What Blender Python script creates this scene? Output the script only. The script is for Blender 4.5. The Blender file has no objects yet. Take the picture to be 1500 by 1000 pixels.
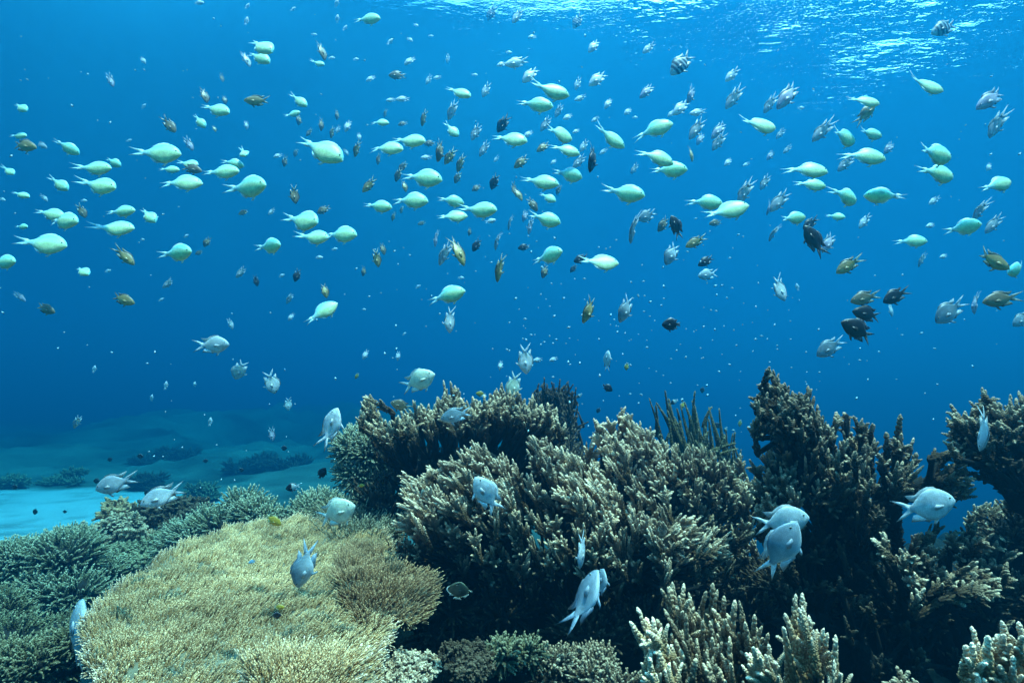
import bpy, math, random
import numpy as np
from mathutils import Matrix, Vector
R = math.radians
S = bpy.context.scene
COL = S.collection

# ---------------------------------------------------------------- camera
PITCH = R(7.6)
cam_d = bpy.data.cameras.new('camera')
cam_d.sensor_width = 36.0
cam_d.lens = 18.0
cam_d.clip_start = 0.02
cam_d.clip_end = 300.0
cam = bpy.data.objects.new('camera', cam_d)
COL.objects.link(cam)
cam.rotation_euler = (math.pi/2 + PITCH, 0, 0)
S.camera = cam
RIGHT = np.array([1.0, 0, 0])
UP = np.array([0, -math.sin(PITCH), math.cos(PITCH)])
FWD = np.array([0, math.cos(PITCH), math.sin(PITCH)])

# ---------------------------------------------------------------- world, sun, exposure
SUN_DIR = Vector((0.20, -0.20, 0.95)).normalized()      # towards the sun
w = bpy.data.worlds.new('World'); S.world = w; w.use_nodes = True
nt = w.node_tree; N = nt.nodes; K = nt.links
N.clear()
wo = N.new('ShaderNodeOutputWorld'); bg = N.new('ShaderNodeBackground')
K.new(bg.outputs[0], wo.inputs[0])
tc = N.new('ShaderNodeTexCoord')
nrm = N.new('ShaderNodeVectorMath'); nrm.operation = 'NORMALIZE'; K.new(tc.outputs['Generated'], nrm.inputs[0])
sep = N.new('ShaderNodeSeparateXYZ'); K.new(nrm.outputs[0], sep.inputs[0])
mr = N.new('ShaderNodeMapRange'); mr.inputs[1].default_value = -1; mr.inputs[2].default_value = 1
K.new(sep.outputs['Z'], mr.inputs[0])
cr = N.new('ShaderNodeValToRGB'); K.new(mr.outputs[0], cr.inputs[0])
stops = [(0.0, (0.0, 0.02, 0.07)), (0.40, (0.0, 0.11, 0.34)), (0.50, (0.0, 0.15, 0.46)), (0.60, (0.0, 0.20, 0.72)),
         (0.72, (0.0, 0.40, 1.15)), (0.84, (0.15, 0.75, 1.5)), (0.93, (0.55, 1.1, 1.5))]
el = cr.color_ramp.elements
el[0].position = stops[0][0]; el[0].color = (*stops[0][1], 1)
el[1].position = stops[-1][0]; el[1].color = (*stops[-1][1], 1)
for p, c in stops[1:-1]:
    e = el.new(p); e.color = (*c, 1)
# the brighter side of the water, towards the light coming in at the upper right
dt = N.new('ShaderNodeVectorMath'); dt.operation = 'DOT_PRODUCT'; K.new(nrm.outputs[0], dt.inputs[0])
dt.inputs[1].default_value = Vector((0.42, 0.68, 0.62)).normalized()
m2 = N.new('ShaderNodeMapRange'); m2.interpolation_type = 'SMOOTHSTEP'
m2.inputs[1].default_value = 0.80; m2.inputs[2].default_value = 1.02
K.new(dt.outputs['Value'], m2.inputs[0])
glow = N.new('ShaderNodeMix'); glow.data_type = 'RGBA'; glow.blend_type = 'ADD'; glow.clamp_result = False
K.new(m2.outputs[0], glow.inputs[0]); K.new(cr.outputs[0], glow.inputs[6]); glow.inputs[7].default_value = (2.6, 3.6, 3.4, 1)
# real daylight sky inside the window overhead
sky = N.new('ShaderNodeTexSky'); sky.sky_type = 'NISHITA'; sky.sun_disc = False
sky.sun_elevation = math.asin(SUN_DIR.z); sky.sun_rotation = math.atan2(SUN_DIR.x, SUN_DIR.y)
sk = N.new('ShaderNodeVectorMath'); sk.operation = 'SCALE'; sk.inputs['Scale'].default_value = 0.10
K.new(sky.outputs[0], sk.inputs[0])
m3 = N.new('ShaderNodeMapRange'); m3.interpolation_type = 'SMOOTHSTEP'
m3.inputs[1].default_value = 0.72; m3.inputs[2].default_value = 0.85
K.new(sep.outputs['Z'], m3.inputs[0])
sm = N.new('ShaderNodeMix'); sm.data_type = 'RGBA'; sm.blend_type = 'ADD'; sm.clamp_result = False
K.new(m3.outputs[0], sm.inputs[0]); K.new(glow.outputs[2], sm.inputs[6]); K.new(sk.outputs[0], sm.inputs[7])
K.new(sm.outputs[2], bg.inputs[0]); bg.inputs[1].default_value = 1.0

sd = bpy.data.lights.new('sun', 'SUN'); sd.energy = 5.0; sd.angle = R(0.8); sd.color = (1.0, 0.95, 0.87)
sun = bpy.data.objects.new('sun', sd); COL.objects.link(sun)
sun.rotation_euler = SUN_DIR.to_track_quat('Z', 'Y').to_euler()

S.view_settings.view_transform = 'Standard'
S.view_settings.look = 'None'
S.view_settings.exposure = 1.03
S.view_settings.gamma = 1.0
S.render.engine = 'CYCLES'
S.cycles.max_bounces = 6; S.cycles.diffuse_bounces = 2; S.cycles.glossy_bounces = 2
S.cycles.transmission_bounces = 2; S.cycles.volume_bounces = 0; S.cycles.transparent_max_bounces = 8
S.cycles.use_denoising = True
S.cycles.sample_clamp_indirect = 4.0

# ---------------------------------------------------------------- helpers
def W(px, py, d):
    """A point d metres ahead of the camera on the sight line of a photograph pixel (1500 x 1000)."""
    return d*((px-750)/750.0*RIGHT + (500-py)/750.0*UP + FWD)

def D(a, c=0.0):
    """Unit direction: angle a in the picture (degrees, 90 = up), c = lean towards the viewer."""
    v = math.cos(R(a))*RIGHT + math.sin(R(a))*UP - c*FWD
    return v/np.linalg.norm(v)

def unit(v): return v/max(1e-9, np.linalg.norm(v))

class Acc:
    def __init__(self): self.v = []; self.t = []; self.c = []; self.n = 0
    def add(self, v, t, c):
        self.v.append(v); self.t.append(t+self.n); self.c.append(c); self.n += len(v)
    def build(self, name, mat, parent=None, smooth=True):
        v = np.concatenate(self.v).astype(np.float32); t = np.concatenate(self.t).astype(np.int32)
        c = np.concatenate(self.c).astype(np.float32)
        me = bpy.data.meshes.new(name)
        me.vertices.add(len(v)); me.vertices.foreach_set('co', v.ravel())
        me.loops.add(len(t)*3); me.loops.foreach_set('vertex_index', t.ravel())
        me.polygons.add(len(t)); me.polygons.foreach_set('loop_start', np.arange(len(t), dtype=np.int32)*3)
        me.update(calc_edges=True)
        if smooth: me.polygons.foreach_set('use_smooth', np.ones(len(t), dtype=bool))
        at = me.color_attributes.new('tint', 'FLOAT_COLOR', 'POINT')
        cc = np.ones((len(v), 4), np.float32); cc[:, :3] = c
        at.data.foreach_set('color', cc.ravel())
        me.materials.append(mat)
        o = bpy.data.objects.new(name, me); COL.objects.link(o)
        if parent is not None: o.parent = parent
        return o

def tag(o, label=None, cat=None, group=None, kind=None):
    if label: o['label'] = label
    if cat: o['category'] = cat
    if group: o['group'] = group
    if kind: o['kind'] = kind
    return o

def empty(name, loc):
    o = bpy.data.objects.new(name, None); COL.objects.link(o); o.location = loc
    return o

def rel(acc_list, origin):
    for a in acc_list: a.v = [x-origin for x in a.v]

# ---------------------------------------------------------------- materials
def mat_tint(name, rough=0.8, spec=0.3, noise=0.35, scale=60.0, bump=0.0, bscale=200.0, ndetail=4.0, scales=0):
    m = bpy.data.materials.new(name); m.use_nodes = True
    nt = m.node_tree; N = nt.nodes; K = nt.links
    p = N['Principled BSDF']
    p.inputs['Roughness'].default_value = rough; p.inputs['Specular IOR Level'].default_value = spec
    at = N.new('ShaderNodeAttribute'); at.attribute_name = 'tint'
    co = N.new('ShaderNodeTexCoord')
    no = N.new('ShaderNodeTexNoise'); no.inputs['Scale'].default_value = scale; no.inputs['Detail'].default_value = ndetail
    K.new(co.outputs['Object'], no.inputs['Vector'])
    mr = N.new('ShaderNodeMapRange'); mr.inputs[1].default_value = 0.3; mr.inputs[2].default_value = 0.7
    mr.inputs[3].default_value = 1-noise; mr.inputs[4].default_value = 1+noise
    K.new(no.outputs[0], mr.inputs[0])
    mx = N.new('ShaderNodeVectorMath'); mx.operation = 'SCALE'
    K.new(at.outputs['Color'], mx.inputs[0]); K.new(mr.outputs[0], mx.inputs['Scale'])
    K.new(mx.outputs[0], p.inputs['Base Color'])
    if scales:
        # rows of scales: cell edges slightly darker than the scale centres
        vo = N.new('ShaderNodeTexVoronoi'); vo.inputs['Scale'].default_value = scales; vo.inputs['Randomness'].default_value = 0.45
        K.new(co.outputs['Object'], vo.inputs['Vector'])
        ms = N.new('ShaderNodeMapRange'); ms.inputs[1].default_value = 0.15; ms.inputs[2].default_value = 0.75
        ms.inputs[3].default_value = 1.08; ms.inputs[4].default_value = 0.74
        K.new(vo.outputs['Distance'], ms.inputs[0])
        m2 = N.new('ShaderNodeVectorMath'); m2.operation = 'SCALE'
        K.new(mx.outputs[0], m2.inputs[0]); K.new(ms.outputs[0], m2.inputs['Scale']); K.new(m2.outputs[0], p.inputs['Base Color'])
    if bump:
        n2 = N.new('ShaderNodeTexNoise'); n2.inputs['Scale'].default_value = bscale; n2.inputs['Detail'].default_value = 3
        K.new(co.outputs['Object'], n2.inputs['Vector'])
        b = N.new('ShaderNodeBump'); b.inputs['Strength'].default_value = bump; b.inputs['Distance'].default_value = 0.01
        K.new(n2.outputs[0], b.inputs['Height']); K.new(b.outputs[0], p.inputs['Normal'])
    return m

M_CORAL = mat_tint('coral_skeleton', 0.85, 0.2, 0.30, 45, 0.5, 400)
M_ROCK = mat_tint('reef_rock', 0.95, 0.1, 0.6, 25, 1.0, 60)
M_SAND = mat_tint('pale_sand', 0.95, 0.1, 0.10, 1.2, 0.3, 6)
M_FISH = mat_tint('fish_skin', 0.40, 0.5, 0.14, 9, 0.10, 70, scales=38)
_p = M_FISH.node_tree.nodes['Principled BSDF']
_p.inputs['Subsurface Weight'].default_value = 0.4; _p.inputs['Subsurface Scale'].default_value = 0.012; _p.inputs['Subsurface Radius'].default_value = (1.0, 1.0, 0.8)
M_EYE = mat_tint('fish_eye', 0.15, 0.6, 0.0, 1)
M_SPECK = mat_tint('drifting_speck', 0.6, 0.3, 0.1, 5)

# value noise for terrain and growth
_rs = np.random.default_rng(5)
_LAT = _rs.random((64, 64))
def vnoise(x, y):
    x = np.asarray(x, float); y = np.asarray(y, float)
    xi = np.floor(x).astype(int); yi = np.floor(y).astype(int); fx = x-xi; fy = y-yi
    fx = fx*fx*(3-2*fx); fy = fy*fy*(3-2*fy)
    g = lambda a, b: _LAT[a % 64, b % 64]
    return (g(xi, yi)*(1-fx)+g(xi+1, yi)*fx)*(1-fy)+(g(xi, yi+1)*(1-fx)+g(xi+1, yi+1)*fx)*fy - 0.5
def fbm(x, y, o=4):
    s = 0; a = 1.0
    for i in range(o): s = s+a*vnoise(np.asarray(x)*2**i+i*7.3, np.asarray(y)*2**i+i*3.1); a *= 0.5
    return s
def sstep(a, b, x):
    t = np.clip((np.asarray(x, float)-a)/(b-a), 0, 1); return t*t*(3-2*t)

def grid_tris(nx, ny):
    i = np.arange(nx-1)[:, None]*ny+np.arange(ny-1)[None, :]
    a = i.ravel(); b = a+ny; c = b+1; d = a+1
    return np.concatenate([np.stack([a, b, c], 1), np.stack([a, c, d], 1)])
# ================================================================ THE SETTING
SURF_Z = 3.5
# sandy sea floor, rising at the back into a dim far reef and dropping off to the right
def seabed_z(x, y):
    z = -1.42 + 0.10*fbm(x*0.35, y*0.35) + 0.02*fbm(x*2, y*2, 2)
    z = z - 6.0*sstep(-0.5, 7.0, x - 0.10*(y-6))*sstep(2.5, 8, y)
    # a long reef slope climbing away into the haze
    ramp = sstep(9, 30, y)*(1-sstep(-6, 3, x-0.08*(y-9)))*(0.25+0.75*sstep(-24, -9, x))
    z = z + ramp*(1.05+2.2*fbm(x*0.22, y*0.22)+.5*fbm(x*.9, y*.9)) + sstep(9, 13, y)*(0.30*fbm(x*0.9, y*0.9)+.2*np.abs(fbm(x*2.6, y*2.6)))
    return z
def seabed():
    xs = np.concatenate([np.linspace(-40, -12, 50), np.linspace(-11.7, 4, 120), np.linspace(5, 40, 30)])
    ys = np.concatenate([np.linspace(-20, 1, 20), np.linspace(1.3, 22, 150), np.linspace(23, 42, 22)])
    X, Y = np.meshgrid(xs, ys, indexing='ij')
    Z = seabed_z(X, Y)
    a = Acc()
    m = 0.0*X
    m = np.maximum(m, sstep(-4.2, -2.4, X-0.10*(Y-6)))
    patch = np.exp(-((X+6.9)/3.0)**4-((Y-7.2)/2.1)**4)*(1-sstep(-4.6, -3.2, X+0.3*(7-Y)))
    m = np.maximum(m, 1-sstep(0.25, 0.6, patch+0.35*fbm(X*0.9, Y*0.9)))
    m = np.maximum(m, 0.6*sstep(0.12, 0.35, fbm(X*0.9+11, Y*1.8+2)))
    m = np.maximum(m, 0.45*sstep(0.10, 0.40, fbm(X*2.3+5, Y*4.1)))
    sand = np.array([0.42, 0.46, 0.46]); reef = np.array([0.085, 0.10, 0.08])
    reef = reef*(1+1.1*fbm(X*0.8, Y*0.8)[..., None]+.5*fbm(X*2.5, Y*2.5)[..., None]).clip(.25, 2.2)
    C = sand*(1-m[..., None])+reef*m[..., None]
    a.add(np.stack([X, Y, Z], -1).reshape(-1, 3), grid_tris(len(xs), len(ys)), C.reshape(-1, 3))
    tag(a.build('seabed', M_SAND), 'pale sandy sea floor fading into blue beyond the reef', kind='structure')
seabed()

# the dark rock mass the corals stand on
def reef_z(x, y):
    z = -0.86 + 0.0*x
    z = z - 0.75*sstep(-0.75, -2.4, x) * 1.0
    z = z - 0.35*sstep(2.2, 3.6, y)*sstep(0.2, -1.5, x)
    z = z - 1.2*sstep(3.2, 5.5, y)
    z = z + 0.22*np.exp(-((x-0.35)/0.55)**2-((y-2.0)/0.5)**2)
    z = z + 0.30*np.exp(-((x-1.3)/0.5)**2-((y-1.9)/0.5)**2)
    z = z + 0.20*fbm(x*1.7, y*1.7) + 0.10*np.abs(fbm(x*6, y*6)) + 0.03*fbm(x*22, y*22, 2)
    return z
def reef():
    xs = np.linspace(-3.2, 4.2, 300); ys = np.linspace(0.1, 6.2, 260)
    X, Y = np.meshgrid(xs, ys, indexing='ij'); Z = reef_z(X, Y)
    edge = sstep(-2.3, -3.2, X)+sstep(4.8, 6.2, Y)+sstep(3.4, 4.2, X)
    Z = Z-edge*2.2
    n = fbm(X*5, Y*5)
    c0 = np.array([0.010, 0.008, 0.005]); c1 = np.array([0.02, 0.018, 0.01]); c2 = np.array([0.03, 0.018, 0.012])
    t = np.clip(0.5+n, 0, 1)[..., None]; u = sstep(0.15, 0.5, fbm(X*9+4, Y*9))[..., None]
    a = Acc(); a.add(np.stack([X, Y, Z], -1).reshape(-1, 3), grid_tris(len(xs), len(ys)), ((c0*(1-t)+c1*t)*(1-u)+c2*u).reshape(-1, 3))
    tag(a.build('reef_rock', M_ROCK), 'dark encrusted reef rock under the corals', kind='structure')
reef()

# the water surface seen from below: clear where a wavelet lies below the critical angle, a mirror elsewhere
def water_surface():
    xs = np.linspace(-40, 40, 60); ys = np.linspace(-20, 42, 50)
    X, Y = np.meshgrid(xs, ys, indexing='ij')
    Z = SURF_Z + 0.0*X
    a = Acc(); a.add(np.stack([X, Y, Z], -1).reshape(-1, 3), grid_tris(len(xs), len(ys)), np.full((X.size, 3), 0.8))
    m = bpy.data.materials.new('water_surface'); m.use_nodes = True
    nt = m.node_tree; N = nt.nodes; K = nt.links; N.clear()
    out = N.new('ShaderNodeOutputMaterial')
    co = N.new('ShaderNodeTexCoord')
    # wavelets: two directions of stretched noise
    def wav(rot, sc, dist, det=3.0):
        mp = N.new('ShaderNodeMapping'); mp.inputs['Rotation'].default_value = (0, 0, R(rot)); mp.inputs['Scale'].default_value = sc
        K.new(co.outputs['Object'], mp.inputs[0])
        no = N.new('ShaderNodeTexNoise'); no.inputs['Scale'].default_value = 1.0; no.inputs['Detail'].default_value = det
        no.inputs['Distortion'].default_value = 0.4
        K.new(mp.outputs[0], no.inputs['Vector'])
        mu = N.new('ShaderNodeMath'); mu.operation = 'MULTIPLY'; mu.inputs[1].default_value = dist
        K.new(no.outputs[0], mu.inputs[0]); return mu
    w1 = wav(-30, (2.2, 6.0, 1), 0.062); w2 = wav(-22, (7, 17, 1), 0.030, 3); 
    w3 = wav(10, (36, 60, 1), 0.0045, 2)
    ad = N.new('ShaderNodeMath'); ad.operation = 'ADD'; K.new(w1.outputs[0], ad.inputs[0]); K.new(w2.outputs[0], ad.inputs[1])
    ad_ = ad
    # ripple mask added to place the glints on one side and in one flare
    sp = N.new('ShaderNodeSeparateXYZ'); K.new(co.outputs['Object'], sp.inputs[0])
    def mrange(src, a, b_, c, d):
        q = N.new('ShaderNodeMapRange'); q.interpolation_type = 'SMOOTHSTEP'
        for k, v in enumerate((a, b_, c, d)): q.inputs[k+1].default_value = v
        K.new(src, q.inputs[0]); return q.outputs[0]
    def mth(op, a, b_):
        q = N.new('ShaderNodeMath'); q.operation = op
        for k, v in enumerate((a, b_)):
            if isinstance(v, (int, float)): q.inputs[k].default_value = v
            else: K.new(v, q.inputs[k])
        return q.outputs[0]
    band = mth('MULTIPLY', mrange(sp.outputs['X'], 1.6, 4.4, 0.0, 1.0), mrange(sp.outputs['Y'], 4.1, 6.4, 1.0, 0.18))
    vd = N.new('ShaderNodeVectorMath'); vd.operation = 'DISTANCE'; K.new(co.outputs['Object'], vd.inputs[0]); vd.inputs[1].default_value = (1.45, 3.75, SURF_Z)
    spot = mrange(vd.outputs['Value'], 0.1, 0.75, 1.0, 0.0)
    glint_mask = mth('MAXIMUM', mth('MAXIMUM', band, spot), 0.10)
    pn = N.new('ShaderNodeTexNoise'); pn.inputs['Scale'].default_value = 0.9; pn.inputs['Detail'].default_value = 2.0
    K.new(co.outputs['Object'], pn.inputs['Vector'])
    pm = N.new('ShaderNodeMapRange'); pm.interpolation_type = 'SMOOTHSTEP'
    pm.inputs[1].default_value = 0.38; pm.inputs[2].default_value = 0.68; pm.inputs[3].default_value = 0.35; pm.inputs[4].default_value = 1.0
    K.new(pn.outputs[0], pm.inputs[0])
    gp = N.new('ShaderNodeMath'); gp.operation = 'MULTIPLY'; K.new(glint_mask, gp.inputs[0]); K.new(pm.outputs[0], gp.inputs[1])
    mu = N.new('ShaderNodeMath'); mu.operation = 'MULTIPLY'; K.new(ad_.outputs[0], mu.inputs[0]); K.new(gp.outputs[0], mu.inputs[1])
    fine = mth('MULTIPLY', w3.outputs[0], mrange(sp.outputs['X'], 0.0, 4.5, 0.1, 0.7))
    b = N.new('ShaderNodeBump'); b.inputs['Strength'].default_value = 1.0; b.inputs['Distance'].default_value = 1.0
    K.new(mth('ADD', mu.outputs[0], fine), b.inputs['Height'])
    fr = N.new('ShaderNodeFresnel'); fr.inputs['IOR'].default_value = 1.33; K.new(b.outputs[0], fr.inputs['Normal'])
    gl = N.new('ShaderNodeBsdfGlossy'); gl.inputs['Roughness'].default_value = 0.26
    gl.inputs['Color'].default_value = (0.6, 0.8, 1.0, 1)
    tr = N.new('ShaderNodeBsdfTransparent')
    mx = N.new('ShaderNodeMixShader'); K.new(fr.outputs[0], mx.inputs[0]); K.new(tr.outputs[0], mx.inputs[1]); K.new(gl.outputs[0], mx.inputs[2])
    K.new(mx.outputs[0], out.inputs[0])
    tag(a.build('water_surface', m), 'rippled underside of the sea surface glinting overhead', kind='structure')
water_surface()

# the water itself: one closed box of even density round everything
def haze():
    x0, x1, y0, y1, z0, z1 = -42, 42, -22, 44, -12.0, SURF_Z+0.12
    v = np.array([(x, y, z) for x in (x0, x1) for y in (y0, y1) for z in (z0, z1)], float)
    q = [(0, 1, 3, 2), (4, 6, 7, 5), (0, 4, 5, 1), (2, 3, 7, 6), (0, 2, 6, 4), (1, 5, 7, 3)]
    t = np.array([t for a, b, c, d in q for t in ((a, b, c), (a, c, d))])
    a = Acc(); a.add(v, t, np.ones((8, 3)))
    m = bpy.data.materials.new('sea_haze'); m.use_nodes = True
    nt = m.node_tree; nt.nodes.clear()
    out = nt.nodes.new('ShaderNodeOutputMaterial')
    pv = nt.nodes.new('ShaderNodeVolumePrincipled')
    pv.inputs['Density'].default_value = 0.33
    pv.inputs['Color'].default_value = (0.006, 0.130, 0.265, 1)
    pv.inputs['Absorption Color'].default_value = (0.05, 0.62, 0.95, 1)
    pv.inputs['Anisotropy'].default_value = 0.68
    nt.links.new(pv.outputs[0], out.inputs['Volume'])
    o = a.build('haze', m, smooth=False)
    tag(o, 'clear blue sea water fading distant things', kind='stuff')
haze()
# ================================================================ CORALS
def frame(z):
    z = unit(z); h = np.array([0.0, 0, 1]) if abs(z[2]) < 0.9 else np.array([1.0, 0, 0])
    x = unit(np.cross(h, z)); return x, np.cross(z, x), z

def nub(sides, lod):
    """A rounded conical corallite along +z, base radius 1, height 1."""
    a = np.arange(sides)*2*math.pi/sides
    ring = np.stack([np.cos(a), np.sin(a), 0*a], 1)
    if lod:
        v = np.concatenate([ring*[1, 1, 0], [[0, 0, 1]]])
        t = [(i, (i+1) % sides, sides) for i in range(sides)]; h = np.r_[np.zeros(sides), 1]
    else:
        v = np.concatenate([ring, ring*[.86, .86, 0]+[0, 0, .68], [[0, 0, 1]]])
        t = []
        for i in range(sides):
            j = (i+1) % sides
            t += [(i, j, sides+j), (i, sides+j, sides+i), (sides+i, sides+j, 2*sides)]
        h = np.r_[np.zeros(sides), np.full(sides, .7), 1]
    return v, np.array(t), h
NUB_HI = nub(5, False); NUB_LO = nub(4, True)

def brush(rng, aspect, rows, per, lod=False, nl=0.62, nr=0.24, core=0.48, elev=48, sides=0, se=(42, 60), sz=(.12, .82)):
    """One bottlebrush branchlet: core, whorls of appressed corallites, a pale end; radius about 1, length = aspect."""
    V = []; T = []; tz = []; th = []; n = 0
    bend = rng.normal(0, 0.10, 2)*aspect
    def axis(z): return np.array([bend[0]*z*z, bend[1]*z*z, z*aspect])
    m = 5 if lod else 6; zs = np.linspace(0, 1, 5)
    ring = np.stack([np.cos(np.arange(m)*2*math.pi/m), np.sin(np.arange(m)*2*math.pi/m), np.zeros(m)], 1)
    vv = np.concatenate([axis(z)+ring*(core*(1-0.78*z)) for z in zs]+[[axis(1.02)]])
    tt = []
    for k in range(4):
        for i in range(m):
            j = (i+1) % m; tt += [(k*m+i, k*m+j, k*m+m+j), (k*m+i, k*m+m+j, k*m+m+i)]
    for i in range(m): tt.append((4*m+i, 4*m+(i+1) % m, 5*m))
    V.append(vv); T.append(np.array(tt)); tz.append(np.r_[np.repeat(zs, m), 1]); th.append(np.r_[np.full(5*m, 0.0), .6]); n = len(vv)
    nv, ntri, nh = NUB_LO if lod else NUB_HI
    for r in range(rows):
        z = (r+0.6)/rows
        for q in range(per):
            ph = (q+0.5*(r % 2))*2*math.pi/per+rng.normal(0, .16)
            zz = min(0.985, z+rng.normal(0, .25)/rows)
            e = R(elev+rng.normal(0, 9)+20*zz)
            d = np.array([math.cos(ph)*math.cos(e), math.sin(ph)*math.cos(e), math.sin(e)])
            x, y, zv = frame(d)
            L = nl*(1-0.62*zz)*rng.uniform(.75, 1.25); rr = nr*(1-0.2*zz)*rng.uniform(.85, 1.15)
            p = axis(zz)+np.array([math.cos(ph), math.sin(ph), 0])*core*(1-0.78*zz)*.7
            V.append(p+nv[:, :1]*rr*x+nv[:, 1:2]*rr*y+nv[:, 2:]*L*zv); T.append(ntri+n); n += len(nv)
            tz.append(np.full(len(nv), zz)); th.append(nh)
    # the axial corallite
    x, y, zv = frame(axis(1)-axis(.9)); p = axis(0.97)
    V.append(p+nv[:, :1]*nr*.95*x+nv[:, 1:2]*nr*.95*y+nv[:, 2:]*nl*.75*zv); T.append(ntri+n); n += len(nv)
    tz.append(np.full(len(nv), 1.0)); th.append(np.maximum(nh, .5))
    V = np.concatenate(V); T = np.concatenate(T); tz = np.concatenate(tz); th = np.concatenate(th)
    if sides:
        V0, T0, z0, h0 = V, T, tz, th; Vs, Ts, zs_, hs_ = [V0], [T0], [z0], [h0]; n = len(V0)
        for k in range(sides):
            zz = rng.uniform(*sz); ph = 2.4*k+rng.uniform(-.4, .4); e = R(rng.uniform(*se))
            d = np.array([math.cos(ph)*math.cos(e), math.sin(ph)*math.cos(e), math.sin(e)])
            x, y, zv = frame(d); s = rng.uniform(.36, .60)*(1.1-0.75*zz)
            Vs.append(axis(zz)+(V0[:, :1]*x*.68+V0[:, 1:2]*y*.68+V0[:, 2:]*zv*s)); Ts.append(T0+n); n += len(V0)
            zs_.append(zz+(1-zz)*z0); hs_.append(h0)
        V, T, tz, th = map(np.concatenate, (Vs, Ts, zs_, hs_))
    return V/np.array([1, 1, aspect]), T, tz, th

TR = np.random.default_rng(11)
B_HI = [brush(TR, 5.2, 15, 6) for _ in range(6)]
B_MID = [brush(TR, 4.2, 10, 5, sides=0) for _ in range(6)]
B_SPRAY = [brush(TR, 5.6, 12, 5, lod=False, sides=8, nl=.95, nr=.27, core=.40) for _ in range(6)]
B_FINGER = [brush(TR, 6.6, 13, 6, nl=.95, nr=.30, core=.50, elev=40) for _ in range(6)]
B_PINE = [brush(TR, 7.0, 15, 6, nl=.85, nr=.26, core=.46, elev=44, sides=5, se=(62, 76), sz=(.05, .6)) for _ in range(5)]
B_KNOB = [brush(TR, 4.8, 9, 5, sides=4, nl=.95, nr=.29, core=.42) for _ in range(6)]
B_THIN = [brush(TR, 11.0, 18, 4, lod=True, nl=.45, nr=.28, core=.7, elev=62) for _ in range(5)]
B_TWIG = [brush(TR, 5.0, 6, 4, lod=True, nl=.7, nr=.34, core=.5, elev=45) for _ in range(8)]

PAL = {  # base, middle, tip; tips pale from growth, bases darkened to paint in shaded recesses
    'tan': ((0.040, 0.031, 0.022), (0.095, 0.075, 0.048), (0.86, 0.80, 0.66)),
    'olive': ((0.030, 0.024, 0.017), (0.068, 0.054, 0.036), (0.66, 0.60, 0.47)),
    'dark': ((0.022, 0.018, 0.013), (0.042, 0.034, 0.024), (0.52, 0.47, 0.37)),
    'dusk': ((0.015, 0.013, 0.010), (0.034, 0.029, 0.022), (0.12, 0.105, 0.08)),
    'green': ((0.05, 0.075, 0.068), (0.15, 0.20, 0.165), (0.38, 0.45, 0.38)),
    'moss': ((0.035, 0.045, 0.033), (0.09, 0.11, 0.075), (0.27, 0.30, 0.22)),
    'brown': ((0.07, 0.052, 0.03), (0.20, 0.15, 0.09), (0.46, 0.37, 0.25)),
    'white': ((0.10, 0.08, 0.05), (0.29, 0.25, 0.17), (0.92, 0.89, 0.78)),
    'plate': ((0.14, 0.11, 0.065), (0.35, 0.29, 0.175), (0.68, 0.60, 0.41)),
}
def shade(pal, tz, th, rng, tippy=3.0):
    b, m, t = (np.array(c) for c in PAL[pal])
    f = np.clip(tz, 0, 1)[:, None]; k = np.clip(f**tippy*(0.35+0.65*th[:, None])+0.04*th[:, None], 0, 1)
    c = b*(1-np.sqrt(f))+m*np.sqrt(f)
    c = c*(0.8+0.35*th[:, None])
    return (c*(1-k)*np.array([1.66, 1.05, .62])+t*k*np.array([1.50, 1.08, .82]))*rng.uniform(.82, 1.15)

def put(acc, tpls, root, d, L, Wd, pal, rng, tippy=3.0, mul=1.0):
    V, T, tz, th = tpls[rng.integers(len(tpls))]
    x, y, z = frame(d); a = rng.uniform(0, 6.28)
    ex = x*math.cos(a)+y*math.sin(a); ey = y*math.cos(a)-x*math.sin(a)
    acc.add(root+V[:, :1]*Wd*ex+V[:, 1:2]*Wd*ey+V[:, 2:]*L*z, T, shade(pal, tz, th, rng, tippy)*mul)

def tube(acc, pts, radii, pal, rng, sides=7, rough=0.12, nubs=0):
    """A knobbly limb along pts."""
    pts = [np.asarray(p, float) for p in pts]; n = len(pts); V = []; T = []
    for i, p in enumerate(pts):
        z = pts[min(i+1, n-1)]-pts[max(i-1, 0)]; x, y, _ = frame(z)
        for k in range(sides):
            a = 2*math.pi*k/sides; r = radii[i]*(1+rng.normal(0, rough))
            V.append(p+r*(math.cos(a)*x+math.sin(a)*y))
    for i in range(n-1):
        for k in range(sides):
            a = i*sides+k; b = i*sides+(k+1) % sides
            T += [(a, b, b+sides), (a, b+sides, a+sides)]
    V.append(pts[-1]+unit(pts[-1]-pts[-2])*radii[-1]); e = len(V)-1
    for k in range(sides): T.append(((n-1)*sides+k, (n-1)*sides+(k+1) % sides, e))
    b, m, t = (np.array(c) for c in PAL[pal]); V = np.array(V)
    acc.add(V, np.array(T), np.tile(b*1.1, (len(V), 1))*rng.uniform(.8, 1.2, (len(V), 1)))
    nv, ntri, nh = NUB_LO
    for _ in range(nubs):
        i = rng.integers(n-1); f = rng.random(); p = pts[i]*(1-f)+pts[i+1]*f; r = radii[i]*(1-f)+radii[i+1]*f
        ax = unit(pts[i+1]-pts[i]); q = rng.normal(0, 1, 3); q = unit(q-ax*q.dot(ax)); d = unit(q+ax*.9)
        x, y, z = frame(d); s = min(r*.5, rng.uniform(.003, .006))
        acc.add(p+q*r*.85+nv[:, :1]*s*x+nv[:, 1:2]*s*y+nv[:, 2:]*s*2.2*z, ntri, (b+(m-b)*.8*nh[:, None]))

def curve3(p0, p1, sag, n=7):
    t = np.linspace(0, 1, n)[:, None]; return (1-t)*p0+t*p1+np.sin(t*math.pi)*sag

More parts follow.
